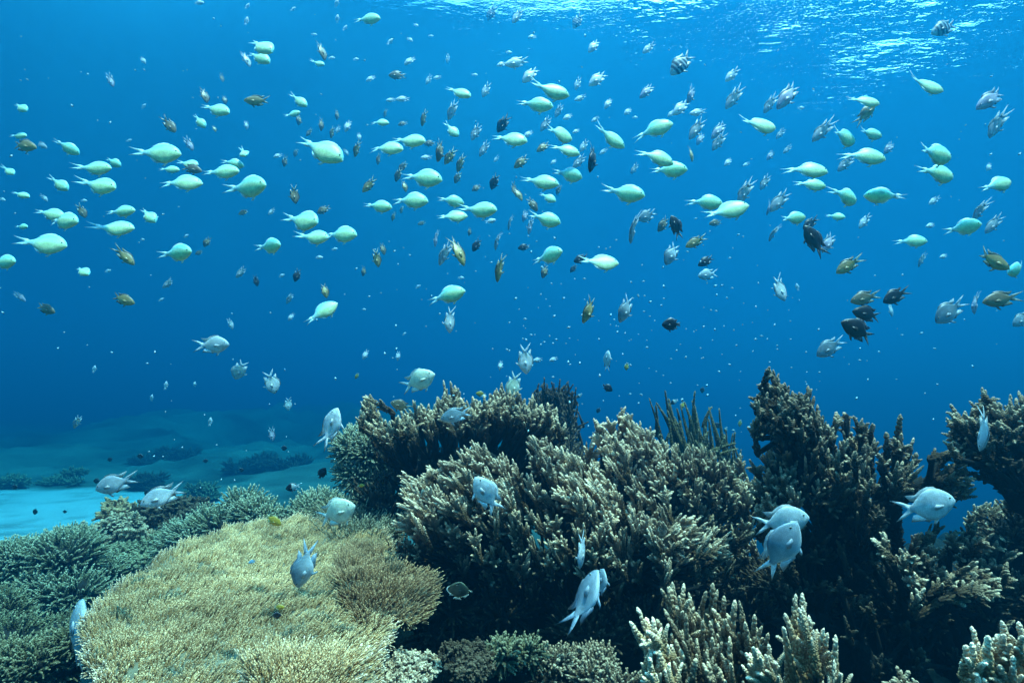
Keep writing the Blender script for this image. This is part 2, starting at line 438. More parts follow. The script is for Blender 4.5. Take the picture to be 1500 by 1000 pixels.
def edge_at(edge, u):
    e = np.array(edge, float); s = np.r_[0, np.cumsum(np.hypot(np.diff(e[:, 0]), np.diff(e[:, 1])))]; s /= s[-1]
    return np.array([np.interp(u, s, e[:, i]) for i in range(3)])

class Colony:
    """A coral colony: an Empty at its foot, a dark base, and one child mesh per limb with its branchlets."""
    def __init__(self, name, base, seed):
        self.name = name; self.base = W(*base); self.bd = base[2]; self.rng = np.random.default_rng(seed); self.limbs = []
        self.foot = Acc()
    def tier(self, edge, ang, lean=0.25, L=55, Wd=8, n=30, limbs=3, tpls=None, pal='tan', rows=((0, 0, 1.0, 1.0),), jit=(5, 6, .03),
             spread=12, limb_r=9, base=None, sag=0.0, tippy=4.5, limb_pal=None, nubs=40, stem=True, lsd=.18):
        rng = self.rng; tpls = tpls or B_MID
        a0, a1 = ang if isinstance(ang, tuple) else (ang, ang)
        muls = rng.uniform(.68, 1.12, limbs)
        accs = [Acc() for _ in range(limbs)]; roots = [[] for _ in range(limbs)]
        foot = self.base if base is None else W(*base)
        for ri, (dy, dd, ls, dens) in enumerate(rows):
            k = max(1, int(n*dens))
            for i in range(k):
                u = (i+rng.random())/k; px, py, d = edge_at(edge, u)
                px += rng.normal(0, jit[0]); py += dy+rng.normal(0, jit[1]); d += dd+rng.normal(0, jit[2])
                l = L*ls*(1+rng.normal(0, lsd))*d/750; w_ = Wd*rng.uniform(.85, 1.2)*d/750
                v = D(a0+(a1-a0)*u+rng.normal(0, spread), lean+rng.normal(0, .18))
                tip = W(px, py, d); root = tip-v*l; j = min(limbs-1, int(u*limbs))
                put(accs[j], tpls, root, v, l, w_, pal, rng, tippy, muls[j])
                roots[j].append((root, w_, v))
        for j in range(limbs):
            if not roots[j]: continue
            c = np.mean([r for r, _, _ in roots[j]], 0); rr = limb_r*self.bd/750
            knot = c+(foot-c)*0.22
            tube(accs[j], curve3(foot+rng.normal(0, .012, 3), knot, np.array([0, 0, -sag])), np.linspace(rr*1.3, rr*.75, 7), limb_pal or pal, rng, nubs=nubs)
            if stem:
                for r, w_, v in roots[j]:
                    tube(accs[j], curve3(knot, r+v*w_*.8, -v*0.0, 4), [rr*.55, w_*.6, w_*.52, w_*.5], limb_pal or pal, rng, sides=5)
            self.limbs.append(accs[j])
    def build(self, label, cat='coral', group=None, base_r=0.10, pal='dusk'):
        e = empty(self.name, self.base); tag(e, label, cat, group)
        rng = self.rng
        # the foot the limbs grow out of: an uneven knob sunk in the rock
        n, m = 14, 10; V = []
        for i in range(m):
            th = math.pi*i/(m-1)
            for k in range(n):
                a = 2*math.pi*k/n; r = base_r*(0.85+0.35*rng.random())
                V.append((r*math.sin(th)*math.cos(a), r*math.sin(th)*math.sin(a), r*1.1*math.cos(th)-base_r*.5))
        T = []
        for i in range(m-1):
            for k in range(n):
                a = i*n+k; b = i*n+(k+1) % n; T += [(a, a+n, b+n), (a, b+n, b)]
        c = np.array(PAL[pal][0])
        f = Acc(); f.add(np.array(V), np.array(T), np.tile(c, (len(V), 1))*rng.uniform(.7, 1.3, (len(V), 1)))
        f.build('base', M_CORAL, e)
        for a in self.limbs:
            a.v = [x-self.base for x in a.v]; a.build('branch', M_CORAL, e)
        return e

GB = 'branching corals on the reef'
# --- the shelf coral behind, seen from the side: pale rim above ribs darkened to paint in shade
c = Colony('shelf_coral', (668, 775, 1.72), 21)
kw = dict(tpls=B_KNOB, Wd=6, pal='olive', limb_r=10, nubs=120, limb_pal='dark', lean=.15)
c.tier([(534, 588, 1.62), (556, 628, 1.60), (575, 622, 1.62), (600, 606, 1.64), (640, 594, 1.66), (662, 580, 1.68), (690, 598, 1.66), (706, 594, 1.62)], (114, 95), L=40, n=40, limbs=10, rows=((0, 0, 1, 1), (8, -.04, .8, .8), (4, .12, 1, .8), (0, .24, 1, .7)), sag=.03, tippy=4, **kw)
c.tier([(532, 586, 1.62), (545, 590, 1.62)], 105, L=50, n=4, limbs=1, **kw)
c.tier([(652, 566, 1.70), (662, 570, 1.70)], 96, L=52, n=4, limbs=1, **kw)
c.tier([(690, 604, 1.62), (712, 590, 1.60), (735, 578, 1.60), (760, 590, 1.60), (785, 596, 1.60), (808, 602, 1.60), (812, 645, 1.60)], (100, 78), L=38, n=42, limbs=8, rows=((0, 0, 1, 1), (8, -.04, .8, .9), (4, .12, 1, .8), (0, .24, 1, .6)), sag=.03, tippy=3.4, **kw)
c.tier([(560, 690, 1.66), (620, 680, 1.64), (700, 670, 1.62), (780, 680, 1.60)], (110, 90), L=34, n=12, limbs=5, rows=((0, 0, 1, 1), (40, .02, 1, 1)), **dict(kw, pal='dusk', lean=.4, limb_r=9))
c.build('side-lit shelf coral with a pale spiky rim over dark bare ribs', group=GB, base_r=.13)

# --- the bush behind it
c = Colony('bushy_coral', (822, 690, 2.5), 22)
for k, (e, a) in enumerate([([(786, 566, 2.45), (800, 570, 2.45), (822, 566, 2.5), (838, 572, 2.5)], (115, 75)), ([(790, 600, 2.4), (820, 590, 2.4), (846, 604, 2.45)], (120, 60)), ([(795, 632, 2.4), (825, 625, 2.35), (852, 634, 2.4)], (120, 50)), ([(800, 660, 2.35), (830, 655, 2.35), (858, 660, 2.4)], (120, 40))]):
    c.tier(e, a, lean=.35, L=26, Wd=4.2, n=44, limbs=2, pal='dusk', tpls=B_TWIG, rows=((0, 0, 1, 1), (10, -.04, 1, 1)), jit=(5, 6, .06), spread=22, limb_r=6, nubs=10, tippy=2)
c.build('dim bushy coral standing behind the shelf coral', group=GB, base_r=.09)

# --- the big bottlebrush colony in the middle
c = Colony('bottlebrush_coral', (830, 905, 1.62), 23)
kw = dict(tpls=B_SPRAY, Wd=6.0, limb_pal='dusk', nubs=90, limb_r=11)
c.tier([(584, 716, 1.34), (604, 704, 1.33), (630, 690, 1.33), (656, 674, 1.34), (672, 662, 1.36)], (140, 118), lean=.3, L=64, n=16, limbs=3, pal='tan', rows=((0, 0, 1, 1), (24, -.05, 1, 1), (50, -.09, .95, .9), (10, .12, 1, .7)), **kw)
c.tier([(672, 668, 1.36), (690, 652, 1.38), (712, 668, 1.36), (735, 678, 1.34), (748, 690, 1.32)], (122, 105), lean=.3, L=62, n=15, limbs=3, pal='tan', rows=((0, 0, 1, 1), (30, -.06, 1, 1), (62, -.10, .95, .8), (4, .12, 1, .6)), **kw)
c.tier([(768, 640, 1.40), (786, 652, 1.38), (815, 664, 1.36), (842, 674, 1.34), (868, 688, 1.32), (890, 716, 1.30), (900, 738, 1.28)], (125, 112), lean=.3, L=62, n=20, limbs=4, pal='tan', rows=((0, 0, 1, 1), (24, -.05, 1, 1), (52, -.08, 1, .9), (2, .10, 1, .6)), tippy=4, **kw)
c.tier([(866, 618, 1.52), (884, 622, 1.52), (908, 612, 1.52), (926, 618, 1.52), (946, 628, 1.50), (964, 646, 1.48), (974, 672, 1.46)], (112, 98), lean=.25, L=56, n=22, limbs=4, pal='tan', rows=((0, 0, 1, 1), (20, -.05, 1, 1), (44, -.08, 1, 1), (70, -.1, .9, .7), (4, .1, 1, .5)), **kw)
c.tier([(986, 660, 1.46), (1004, 652, 1.46), (1022, 652, 1.46), (1042, 664, 1.46), (1060, 680, 1.48), (1084, 684, 1.50), (1104, 712, 1.50)], (105, 88), lean=.3, L=48, n=18, limbs=4, pal='olive', rows=((0, 0, 1, 1), (24, -.05, 1, 1), (54, -.06, 1, .9), (86, -.04, 1, .8), (120, 0, .9, .6)), **kw)
c.tier([(918, 722, 1.24), (936, 722, 1.22), (952, 742, 1.21), (966, 766, 1.20), (974, 792, 1.20)], (118, 108), lean=.35, L=60, n=11, limbs=2, pal='tan', rows=((0, 0, 1, 1), (26, -.04, 1, .9), (6, .07, 1, .6)), tippy=4, **kw)
c.tier([(980, 784, 1.22), (1004, 766, 1.22), (1028, 770, 1.22), (1060, 776, 1.22), (1062, 796, 1.22)], (80, 25), lean=.3, L=54, n=12, limbs=2, pal='tan', rows=((0, 0, 1, 1), (18, -.03, 1, .9), (36, -.02, .9, .5)), tippy=4, **kw)
c.tier([(590, 760, 1.30), (640, 755, 1.27), (700, 752, 1.24), (760, 752, 1.22), (820, 770, 1.20), (880, 776, 1.18), (930, 790, 1.18)], (120, 100), lean=.4, L=56, n=24, limbs=5, pal='olive', rows=((0, 0, 1, 1), (26, .0, 1, 1), (50, .05, .9, .7)), **kw)
c.tier([(600, 810, 1.36), (680, 812, 1.30), (760, 818, 1.28), (860, 815, 1.27), (960, 826, 1.27), (1080, 815, 1.32), (1100, 770, 1.38)], (118, 70), lean=.5, L=50, n=26, limbs=6, pal='dark', rows=((0, 0, 1, 1), (28, .10, 1, .8)), **kw)  # lowest rows take the dark palette, shade painted as colour
c.build('big tan bottlebrush coral with pale tipped sprays filling the middle of the reef', group=GB, base_r=.24)

# --- staghorn fingers standing up behind it
c = Colony('staghorn_coral', (1015, 730, 2.05), 24)
c.tier([(960, 600, 1.95), (976, 596, 1.98), (992, 606, 2.0), (1010, 600, 2.0), (1030, 606, 2.0), (1050, 640, 2.0), (1084, 668, 1.95)], (108, 86), lean=.1, L=70, Wd=5.2, n=44, limbs=5, pal='moss', tpls=B_THIN, rows=((0, 0, 1, 1), (26, -.06, .9, .9), (54, -.1, .8, .8)), jit=(6, 10, .05), spread=9, limb_r=7, nubs=30, tippy=6)
c.tier([(1072, 646, 1.9), (1076, 650, 1.9)], 42, L=52, Wd=6.5, n=2, limbs=1, pal='moss', tpls=B_THIN, jit=(1, 3, .01), limb_r=5, tippy=5)
c.build('grey-green staghorn coral with thin upright fingers behind the bottlebrush coral', group=GB, base_r=.10)

# --- the great dark colony on the right
c = Colony('antler_coral', (1225, 985, 1.30), 25)
kw = dict(Wd=7.0, lsd=.34, limb_pal='dusk', nubs=110)
c.tier([(1106, 566, 1.12), (1126, 546, 1.12), (1146, 556, 1.12), (1166, 570, 1.13), (1186, 588, 1.13), (1200, 612, 1.13)], (108, 92), lean=.2, L=44, n=13, limbs=3, pal='dark', tpls=B_KNOB, rows=((0, 0, 1, 1), (16, -.04, .9, 1), (6, .06, 1, .9), (34, -.06, .9, 1), (54, -.04, .8, 1)), base=(1215, 735, 1.22), limb_r=26, tippy=4, **kw)
c.tier([(1112, 580, 1.12), (1118, 620, 1.13), (1150, 640, 1.15)], (150, 165), lean=.1, L=30, n=10, limbs=1, pal='dusk', tpls=B_SPRAY, rows=((0, 0, 1, 1), (0, -.04, 1, 1)), base=(1215, 735, 1.22), limb_r=20, **kw)
c.tier([(1190, 640, 1.12), (1212, 618, 1.12), (1226, 612, 1.12), (1244, 622, 1.12), (1260, 612, 1.12), (1276, 640, 1.12)], (104, 88), lean=.25, L=52, n=13, limbs=3, pal='dark', tpls=B_KNOB, rows=((0, 0, 1, 1), (20, -.04, 1, 1), (48, -.07, 1, 1), (80, -.08, 1, 1)), base=(1250, 820, 1.22), limb_r=18, **kw)
c.tier([(1308, 622, 1.10), (1316, 622, 1.10)], 92, L=74, Wd=8.5, n=3, limbs=1, pal='dark', tpls=B_FINGER, jit=(6, 10, .02), spread=4, base=(1290, 790, 1.2), limb_r=13, limb_pal='dusk', nubs=90)
c.tier([(1290, 640, 1.1), (1330, 655, 1.08), (1346, 654, 1.08), (1340, 690, 1.08)], (100, 45), lean=.2, L=48, n=8, limbs=2, pal='dark', tpls=B_KNOB, rows=((0, 0, 1, 1), (26, -.03, 1, .8)), base=(1290, 800, 1.2), limb_r=14, **kw)
c.tier([(1396, 668, 1.05), (1414, 668, 1.05), (1418, 690, 1.04), (1424, 712, 1.04), (1400, 722, 1.04)], (30, 12), lean=.15, L=40, n=11, limbs=1, pal='dark', tpls=B_KNOB, rows=((0, 0, 1, 1), (4, .04, 1, .8)), base=(1318, 716, 1.10), limb_r=13, tippy=4, spread=9, **kw)
c.tier([(1300, 730, 1.10), (1318, 716, 1.10)], (70, 40), L=40, n=4, limbs=1, pal='dark', tpls=B_KNOB, base=(1250, 830, 1.2), limb_r=15, **kw)
c.tier([(1112, 690, 1.2), (1122, 664, 1.18), (1148, 652, 1.16), (1170, 670, 1.15)], (118, 100), lean=.3, L=52, n=12, limbs=2, pal='dark', tpls=B_SPRAY, rows=((0, 0, 1, 1), (30, -.04, 1, 1), (62, -.06, 1, 1), (96, -.08, 1, .9)), base=(1200, 850, 1.25), limb_r=15, **kw)
c.tier([(1180, 700, 1.08), (1230, 700, 1.06), (1280, 710, 1.05), (1300, 740, 1.05)], (105, 85), lean=.45, L=46, n=13, limbs=3, pal='dusk', tpls=B_SPRAY, rows=((0, 0, 1, 1), (34, 0, 1, 1), (70, .03, 1, .8), (105, .06, 1, .6)), base=(1240, 860, 1.22), limb_r=15, **kw)  # this and the lowest tiers paint shade with a near-black palette
c.tier([(1288, 776, .98), (1310, 792, .97), (1330, 820, .96), (1352, 850, .95)], (122, 112), lean=.35, L=42, n=8, limbs=1, pal='tan', tpls=B_KNOB, rows=((0, 0, 1, 1), (18, -.02, .9, .8)), base=(1330, 960, 1.1), limb_r=13, tippy=4, **kw)
c.tier([(1390, 842, .94), (1430, 836, .93), (1466, 842, .92), (1448, 868, .93)], (60, 12), lean=.25, L=44, n=9, limbs=2, pal='olive', tpls=B_KNOB, rows=((0, 0, 1, 1), (14, .03, 1, .8)), base=(1350, 880, 1.02), limb_r=12, tippy=4, **kw)
c.tier([(1340, 790, 1.05), (1380, 775, 1.05), (1430, 780, 1.05), (1490, 800, 1.05)], (100, 80), lean=.4, L=50, n=14, limbs=4, pal='dark', tpls=B_SPRAY, rows=((0, 0, 1, 1), (34, .0, 1, 1), (70, .03, 1, .8), (110, .05, 1, .7)), base=(1400, 990, 1.15), limb_r=14, **kw)
c.tier([(1130, 830, 1.12), (1180, 800, 1.10), (1230, 790, 1.08)], (110, 95), lean=.5, L=54, n=9, limbs=3, pal='dusk', tpls=B_KNOB, rows=((0, 0, 1, 1), (50, .0, 1, .8)), base=(1200, 1010, 1.15), limb_r=16, **kw)
c.tier([(1230, 860, 1.02), (1270, 880, 1.0), (1300, 920, 1.0), (1400, 900, 1.0)], (105, 85), lean=.5, L=50, n=9, limbs=3, pal='dusk', tpls=B_KNOB, rows=((0, 0, 1, 1), (50, .0, 1, .8)), base=(1290, 1030, 1.1), limb_r=14, **kw)
c.build('great dark antler-like coral with one thick limb reaching up and pale knobbly tips', group=GB, base_r=.22)

# --- behind it at the edge of the picture
c = Colony('ledge_coral', (1575, 800, 1.14), 26)
kw = dict(Wd=7.0, lsd=.34, limb_pal='dusk', nubs=90)
c.tier([(1390, 626, 1.06), (1402, 606, 1.06), (1424, 590, 1.06), (1442, 578, 1.07), (1468, 588, 1.07), (1500, 590, 1.08), (1540, 592, 1.1)], (128, 92), lean=.2, L=38, n=18, limbs=4, pal='olive', tpls=B_KNOB, rows=((0, 0, 1, 1), (16, -.03, .9, 1), (6, .06, 1, .7), (36, -.05, .9, .8)), limb_r=20, tippy=3.4, **kw)
c.tier([(1398, 640, 1.06), (1420, 660, 1.06), (1450, 680, 1.06), (1500, 700, 1.06)], (150, 130), lean=.3, L=40, n=12, limbs=3, pal='dusk', tpls=B_SPRAY, rows=((0, 0, 1, 1), (-24, -.02, 1, 1)), limb_r=20, **kw)
c.tier([(1424, 688, 1.1), (1428, 692, 1.1)], 168, L=40, n=2, limbs=1, pal='dusk', tpls=B_KNOB, limb_r=10, **kw)
c.tier([(1476, 716, 1.12), (1500, 706, 1.12)], (140, 110), L=36, n=5, limbs=1, pal='dark', tpls=B_KNOB, limb_r=9, **kw)
c.build('dark ledge coral with a pale fringe jutting in from the picture edge', group=GB, base_r=.07)

# --- sprigs beyond the antler coral, low against the blue
c = Colony('sprig_coral', (1470, 860, 1.45), 27)
c.tier([(1420, 762, 1.42), (1440, 742, 1.42), (1470, 738, 1.42), (1500, 745, 1.42), (1530, 745, 1.42)], (100, 60), lean=.2, L=42, Wd=6, n=18, limbs=4, pal='olive', tpls=B_SPRAY, rows=((0, 0, 1, 1), (26, -.06, 1, 1), (56, -.1, 1, 1)), limb_r=9, nubs=50)
c.build('low tan coral sprigs between the antler coral and the ledge coral', group=GB, base_r=.10)

# --- foreground fingers at the bottom
c = Colony('finger_coral', (1030, 1075, .84), 28)
kw = dict(tpls=B_FINGER[:3]+B_PINE, limb_pal='olive', nubs=60)
c.tier([(930, 918, .70), (944, 902, .70), (958, 930, .69), (936, 950, .68), (970, 950, .68)], (112, 100), lean=.15, L=78, Wd=9.5, n=13, limbs=2, pal='white', jit=(4, 6, .015), spread=7, limb_r=13, tippy=4, **kw)  # leftmost fingers take the white palette, painting in light from the left
c.tier([(972, 880, .76), (984, 860, .76), (996, 858, .77), (1012, 884, .76), (1024, 870, .78), (1046, 866, .78), (1054, 892, .76), (1060, 914, .76)], (104, 94), lean=.15, L=112, Wd=9.5, n=17, limbs=4, pal='olive', rows=((0, 0, 1, 1), (46, -.03, 1, .9), (90, -.06, .9, .7)), jit=(4, 8, .015), spread=6, limb_r=14, tippy=5, **kw)
c.build('pale knobbly finger coral, a broad clump at the bottom of the view', group='finger corals nearest the viewer', base_r=.08)
c = Colony('finger_coral', (1130, 1090, .80), 29)
c.tier([(1072, 914, .74), (1088, 899, .74), (1100, 915, .74), (1118, 926, .74)], (106, 92), lean=.15, L=100, Wd=9, n=8, limbs=2, pal='olive', jit=(2, 5, .01), spread=5, limb_r=12, tippy=5, **kw)
c.tier([(1090, 955, .66), (1102, 962, .66), (1118, 968, .66), (1136, 958, .66)], (108, 95), lean=.15, L=74, Wd=9.5, n=9, limbs=2, pal='white', jit=(3, 8, .01), spread=7, limb_r=11, tippy=4, **kw)
c.build('short finger coral with chalky tips beside the tall pointed one', group='finger corals nearest the viewer', base_r=.07)
c = Colony('finger_coral', (1195, 1100, .76), 30)
c.tier([(1138, 904, .69), (1170, 876, .69), (1190, 924, .68), (1210, 932, .68), (1230, 974, .68)], (102, 88), lean=.12, L=110, Wd=9.5, n=12, limbs=3, pal='white', rows=((0, 0, 1, 1), (58, .03, 1, .6)), jit=(2, 5, .01), spread=5, limb_r=13, tippy=4.5, **kw)
c.build('finger coral with one tall pointed pale finger above shorter ones', group='finger corals nearest the viewer', base_r=.07)
c = Colony('finger_coral', (1480, 1075, .60), 31)
c.tier([(1412, 955, .545), (1432, 936, .54), (1460, 928, .54), (1478, 922, .54), (1496, 921, .54), (1525, 930, .54)], (118, 102), lean=.12, L=82, Wd=11, n=13, limbs=3, pal='white', rows=((0, 0, 1, 1), (46, -.01, .9, .8)), jit=(3, 5, .008), spread=6, limb_r=14, tippy=4, **kw)
c.build('stout finger coral with broad white tips in the bottom corner by the picture edge', group='finger corals nearest the viewer', base_r=.06)
c = Colony('finger_coral', (1330, 1060, .75), 32)
c.tier([(1305, 990, .7), (1322, 984, .7), (1345, 990, .7)], (110, 80), lean=.12, L=42, Wd=9, n=6, limbs=1, pal='olive', jit=(3, 3, .01), limb_r=8, **kw)
c.build('small finger coral whose tips just show above the bottom edge of the view', group='finger corals nearest the viewer', base_r=.05)
# --- the table coral: a broad plate furred with short upright branchlets
def table_coral(name, outline, hgt, seed, pal, label, n, L=0.016, Wd=0.0034, lean_dir=(0.3, 0.3), group=None, thick=0.028, stalk=0.5, edge_pal='white', cell=0.012, wav=0.02, tilt=(0, 0), lmax=1.35, cat='coral', tp=None, sub=None):
    """outline: plate rim as photograph pixels, dropped on the plane hgt below the eye (camera frame)."""
    rng = np.random.default_rng(seed)
    P = []
    for px, py in outline:
        d = hgt*750.0/(py-500); P.append(((px-750)/750*d, d))
    P = np.array(P); cen = P.mean(0)
    # finer, ragged rim
    m = 160; idx = np.linspace(0, len(P), m, endpoint=False); Q = np.array([P[int(i)]*(1-i % 1)+P[(int(i)+1) % len(P)]*(i % 1) for i in idx])
    for _ in range(3): Q = (np.roll(Q, 1, 0)+Q*2+np.roll(Q, -1, 0))/4
    ra = np.linalg.norm(Q-cen, axis=1); Q = cen+(Q-cen)*(1+rng.normal(0, .014, m)[:, None]+.02*np.sin(np.arange(m)*.9)[:, None])
    def pos(x, y, z): return x*RIGHT+y*FWD+(z-hgt)*UP
    def top(x, y): return wav*fbm(x*4+seed, y*4)+.010*fbm(x*13, y*13+seed, 2)+tilt[0]*(x-cen[0])+tilt[1]*(y-cen[1])
    acc = Acc(); b, mi, t = (np.array(c) for c in PAL[pal])
    rings = [0.0, .2, .4, .6, .8, .93, 1.0]; V = []; C = []
    for r in rings:
        q = cen+(Q-cen)*max(r, .01); z = top(q[:, 0], q[:, 1])
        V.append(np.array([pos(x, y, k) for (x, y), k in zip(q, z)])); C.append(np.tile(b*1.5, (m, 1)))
    for r, dz in ((1.0, -.35), (.9, -1), (.6, -1.6), (.25, -3.4), (.16, -stalk/thick)):
        q = cen+(Q-cen)*r; z = top(q[:, 0], q[:, 1])+dz*thick
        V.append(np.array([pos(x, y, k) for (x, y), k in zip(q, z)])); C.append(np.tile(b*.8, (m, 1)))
    k = len(V); T = []
    for i in range(k-1):
        for j in range(m):
            a = i*m+j; c_ = i*m+(j+1) % m; T += [(a, c_, c_+m), (a, c_+m, a+m)]
    acc.add(np.concatenate(V), np.array(T), np.concatenate(C))
    # branchlets: inside test by radius in the rim's polar frame
    ang = np.arctan2(Q[:, 1]-cen[1], Q[:, 0]-cen[0]); o = np.argsort(ang); ang = ang[o]; rad = np.linalg.norm(Q-cen, axis=1)[o]
    def rim(a): return np.interp(a, np.r_[ang-2*math.pi, ang, ang+2*math.pi], np.r_[rad, rad, rad])
    twigs = Acc(); lo, hi = Q.min(0), Q.max(0); made = 0
    while made < n:
        x, y = rng.uniform(lo, hi); dx, dy = x-cen[0], y-cen[1]; rr = math.hypot(dx, dy); R_ = rim(math.atan2(dy, dx)); f = rr/R_
        if f > 1: continue
        if fbm(x*9+seed, y*9, 3) > 0.72 or fbm(x*30+seed, y*30, 2) > .48: continue
        made += 1
        out = np.array([dx, dy])/max(rr, 1e-6)
        cl = float(fbm(x*6, y*6+seed*1.3)); cl2 = float(fbm(x*26+3, y*26))
        rid = float(fbm(math.atan2(dy, dx)*9+seed, rr*5.0)); patch = float(fbm(x*5+9, y*5+seed, 3))
        l = L*max(.55, 0.85+.35*cl+.55*cl2+.5*rid)*rng.uniform(.7, lmax)*(1.0 if f < .96 else 1.15)
        dirv = np.array([out[0]*(.25+.9*f**6)+lean_dir[0]+rng.normal(0, .22)+.5*cl, out[1]*(.25+.9*f**6)+lean_dir[1]+rng.normal(0, .22), 1.0])
        v = unit(dirv[0]*RIGHT+dirv[1]*FWD+dirv[2]*UP)
        root = pos(x, y, float(top(np.array([x]), np.array([y]))[0])-.002)
        pl = edge_pal if (f > .955 and rng.random() < .7) else pal
        put(twigs, tp or B_TWIG, root, v, l*1.15, Wd*rng.uniform(.85, 1.3), pl, rng, 2.2, float(np.clip(1+.55*patch+.35*rid, .55, 1.4)))
    nr = int(4.2*sum(np.linalg.norm(Q-np.roll(Q, 1, 0), axis=1))/.01/1.6)
    for i in range(nr):
        f = rng.random()*m; q = Q[int(f) % m]*(1-f % 1)+Q[(int(f)+1) % m]*(f % 1); out = unit(q-cen)
        z0 = float(top(q[:1], q[1:2])[0])-rng.uniform(0, .014); q = q-out*rng.uniform(0, .012)
        v = unit((out[0]+rng.normal(0, .25))*RIGHT+(out[1]+rng.normal(0, .25))*FWD+rng.uniform(.0, .8)*UP)
        put(twigs, tp or B_TWIG, pos(q[0], q[1], z0)-v*.003, v, L*rng.uniform(.8, 1.3), Wd*rng.uniform(.95, 1.4), edge_pal, rng, tippy=1.2)
    org = pos(cen[0], cen[1], -thick*2)
    e = empty(name, org); tag(e, label, cat, group)
    for a, nm in ((acc, 'plate'), (twigs, 'branchlets')):
        a.v = [q-org for q in a.v]
        ob = a.build(nm, M_CORAL, e)
        if nm == 'branchlets': ob['kind'] = 'stuff'
    return e
table_coral('table_coral', [(128, 905), (150, 875), (200, 840), (255, 806), (300, 788), (345, 772), (400, 762), (470, 762), (540, 764), (575, 790), (585, 850), (575, 930), (545, 1010), (470, 1080), (330, 1160), (190, 1130), (140, 1010), (122, 950)],
            0.56, 41, 'plate', 'great tan table coral with a pale rim spread like a plate low on the left', 20000, L=.017, Wd=.0028, lean_dir=(.42, .62))
GT = 'small corals around the table coral'
table_coral('tuft_coral', [(488, 830), (500, 800), (530, 792), (556, 800), (566, 826), (590, 838), (604, 846), (622, 838), (637, 862), (628, 896), (602, 912), (570, 905), (548, 922), (520, 905), (500, 880)], .548, 42, 'brown',
            'brown tufted coral with fan-shaped lobes at the edge of the table coral', 3200, L=.019, Wd=.0026, lean_dir=(.35, -.1), wav=.03, lmax=1.6, thick=.02, edge_pal='plate', stalk=.3, group=GT)
table_coral('tuft_coral', [(360, 985), (400, 962), (440, 968), (470, 952), (505, 958), (515, 985), (505, 1030), (440, 1060), (380, 1050)], .525, 43, 'plate',
            'tan tufted coral lobe with feathery points below the brown one, at the bottom edge', 1700, L=.024, Wd=.0030, lean_dir=(.35, .1), wav=.04, lmax=1.6, edge_pal='white', stalk=.3, group=GT)
table_coral('tuft_coral', [(478, 775), (500, 762), (540, 752), (575, 758), (582, 782), (560, 800), (500, 804), (480, 792)], .60, 44, 'green',
            'pale green fuzzy coral patch between the table coral and the bottlebrush coral', 1700, L=.036, Wd=.0044, lean_dir=(.1, .0), wav=.04, lmax=1.6, edge_pal='green', stalk=.3, group=GT)

def bush(name, spec, seed, pal, n, L, Wd, label, tpls=None, group=None, core='dusk', clumps=9, cat='coral', squash=.8, base_r=None, up=0.25, tippy=2.2, kind=None):
    """A rounded bushy colony: clumps of twigs spread over lobes. spec = (px, py, d, half width px, half height px)."""
    rng = np.random.default_rng(seed); px, py, d, hw, hh = spec; s = d/750; cen = W(px, py, d); rx, rz = hw*s, hh*s
    e = empty(name, cen-UP*rz); tag(e, label, cat, group, kind)
    # lobes on the upper, viewer-facing side
    lobes = []
    for k in range(clumps):
        a = rng.uniform(0, 2*math.pi); q = math.sqrt(rng.random())*.8
        u = np.array([math.cos(a)*q, rng.uniform(-.6, .35), abs(math.sin(a))*q*1.0-.15])
        lobes.append((cen+RIGHT*u[0]*rx+FWD*u[1]*rx*.8+UP*u[2]*rz, rng.uniform(.36, .6)))
    body = Acc(); c0 = np.array(PAL[core][0])
    for p, r in lobes+[(cen-UP*rz*.35, .8)]:
        m_, n_ = 9, 12; V = []
        for i in range(m_):
            for j in range(n_):
                th = math.pi*i/(m_-1); a = 2*math.pi*j/n_; k = r*.60*(1+.12*rng.normal())
                V.append(p+RIGHT*(rx*k*math.sin(th)*math.cos(a))+FWD*(rx*.8*k*math.sin(th)*math.sin(a))+UP*(rz*k*math.cos(th)*squash))
        T = []
        for i in range(m_-1):
            for j in range(n_):
                a = i*n_+j; b = i*n_+(j+1) % n_; T += [(a, b, b+n_), (a, b+n_, a+n_)]
        body.add(np.array(V)-(cen-UP*rz), np.array(T), np.tile(c0*1.2, (len(V), 1))*rng.uniform(.7, 1.3, (len(V), 1)))
    body.build('base', M_CORAL, e)
    per = n//clumps
    for p, r in lobes:
        acc = Acc()
        for _ in range(per):
            v = unit(rng.normal(0, 1, 3)); v = unit(v+UP*up-FWD*.25)
            q = p+RIGHT*(v.dot(RIGHT)*rx*r*.7)+FWD*(v.dot(FWD)*rx*.8*r*.7)+UP*(v.dot(UP)*rz*r*.7*squash)
            put(acc, tpls or B_TWIG, q-v*L*s*.3, unit(v+UP*.35+rng.normal(0, .25, 3)), L*s*rng.uniform(.7, 1.3), Wd*s*rng.uniform(.8, 1.25), pal, rng, tippy)
        acc.v = [x-(cen-UP*rz) for x in acc.v]; acc.build('branch', M_CORAL, e)
    return e
GL = 'bushy corals behind the table coral'
bush('bushy_coral', (62, 845, 2.3, 118, 88), 51, 'green', 4200, 16, 3.3, 'fuzzy grey-green coral mound in front of the bright sand', group=GL, clumps=14)
bush('bushy_coral', (345, 785, 2.5, 85, 60), 52, 'green', 1700, 19, 3.5, 'fuzzy pale green coral bush just behind the table coral rim', group=GL, clumps=10)
bush('bushy_coral', (425, 758, 2.4, 75, 50), 53, 'green', 1600, 18, 3.4, 'low green coral bush below the black and white fish', group=GL, clumps=9)
bush('bushy_coral', (540, 692, 2.15, 62, 74), 54, 'green', 2100, 20, 3.6, 'tall grey-green coral bush leaning on the shelf coral', group=GL, clumps=12)
bush('bushy_coral', (520, 768, 2.0, 80, 40), 55, 'moss', 1200, 20, 3.6, 'dim mossy coral bush between the tall bush and the table coral', group=GL, clumps=8)
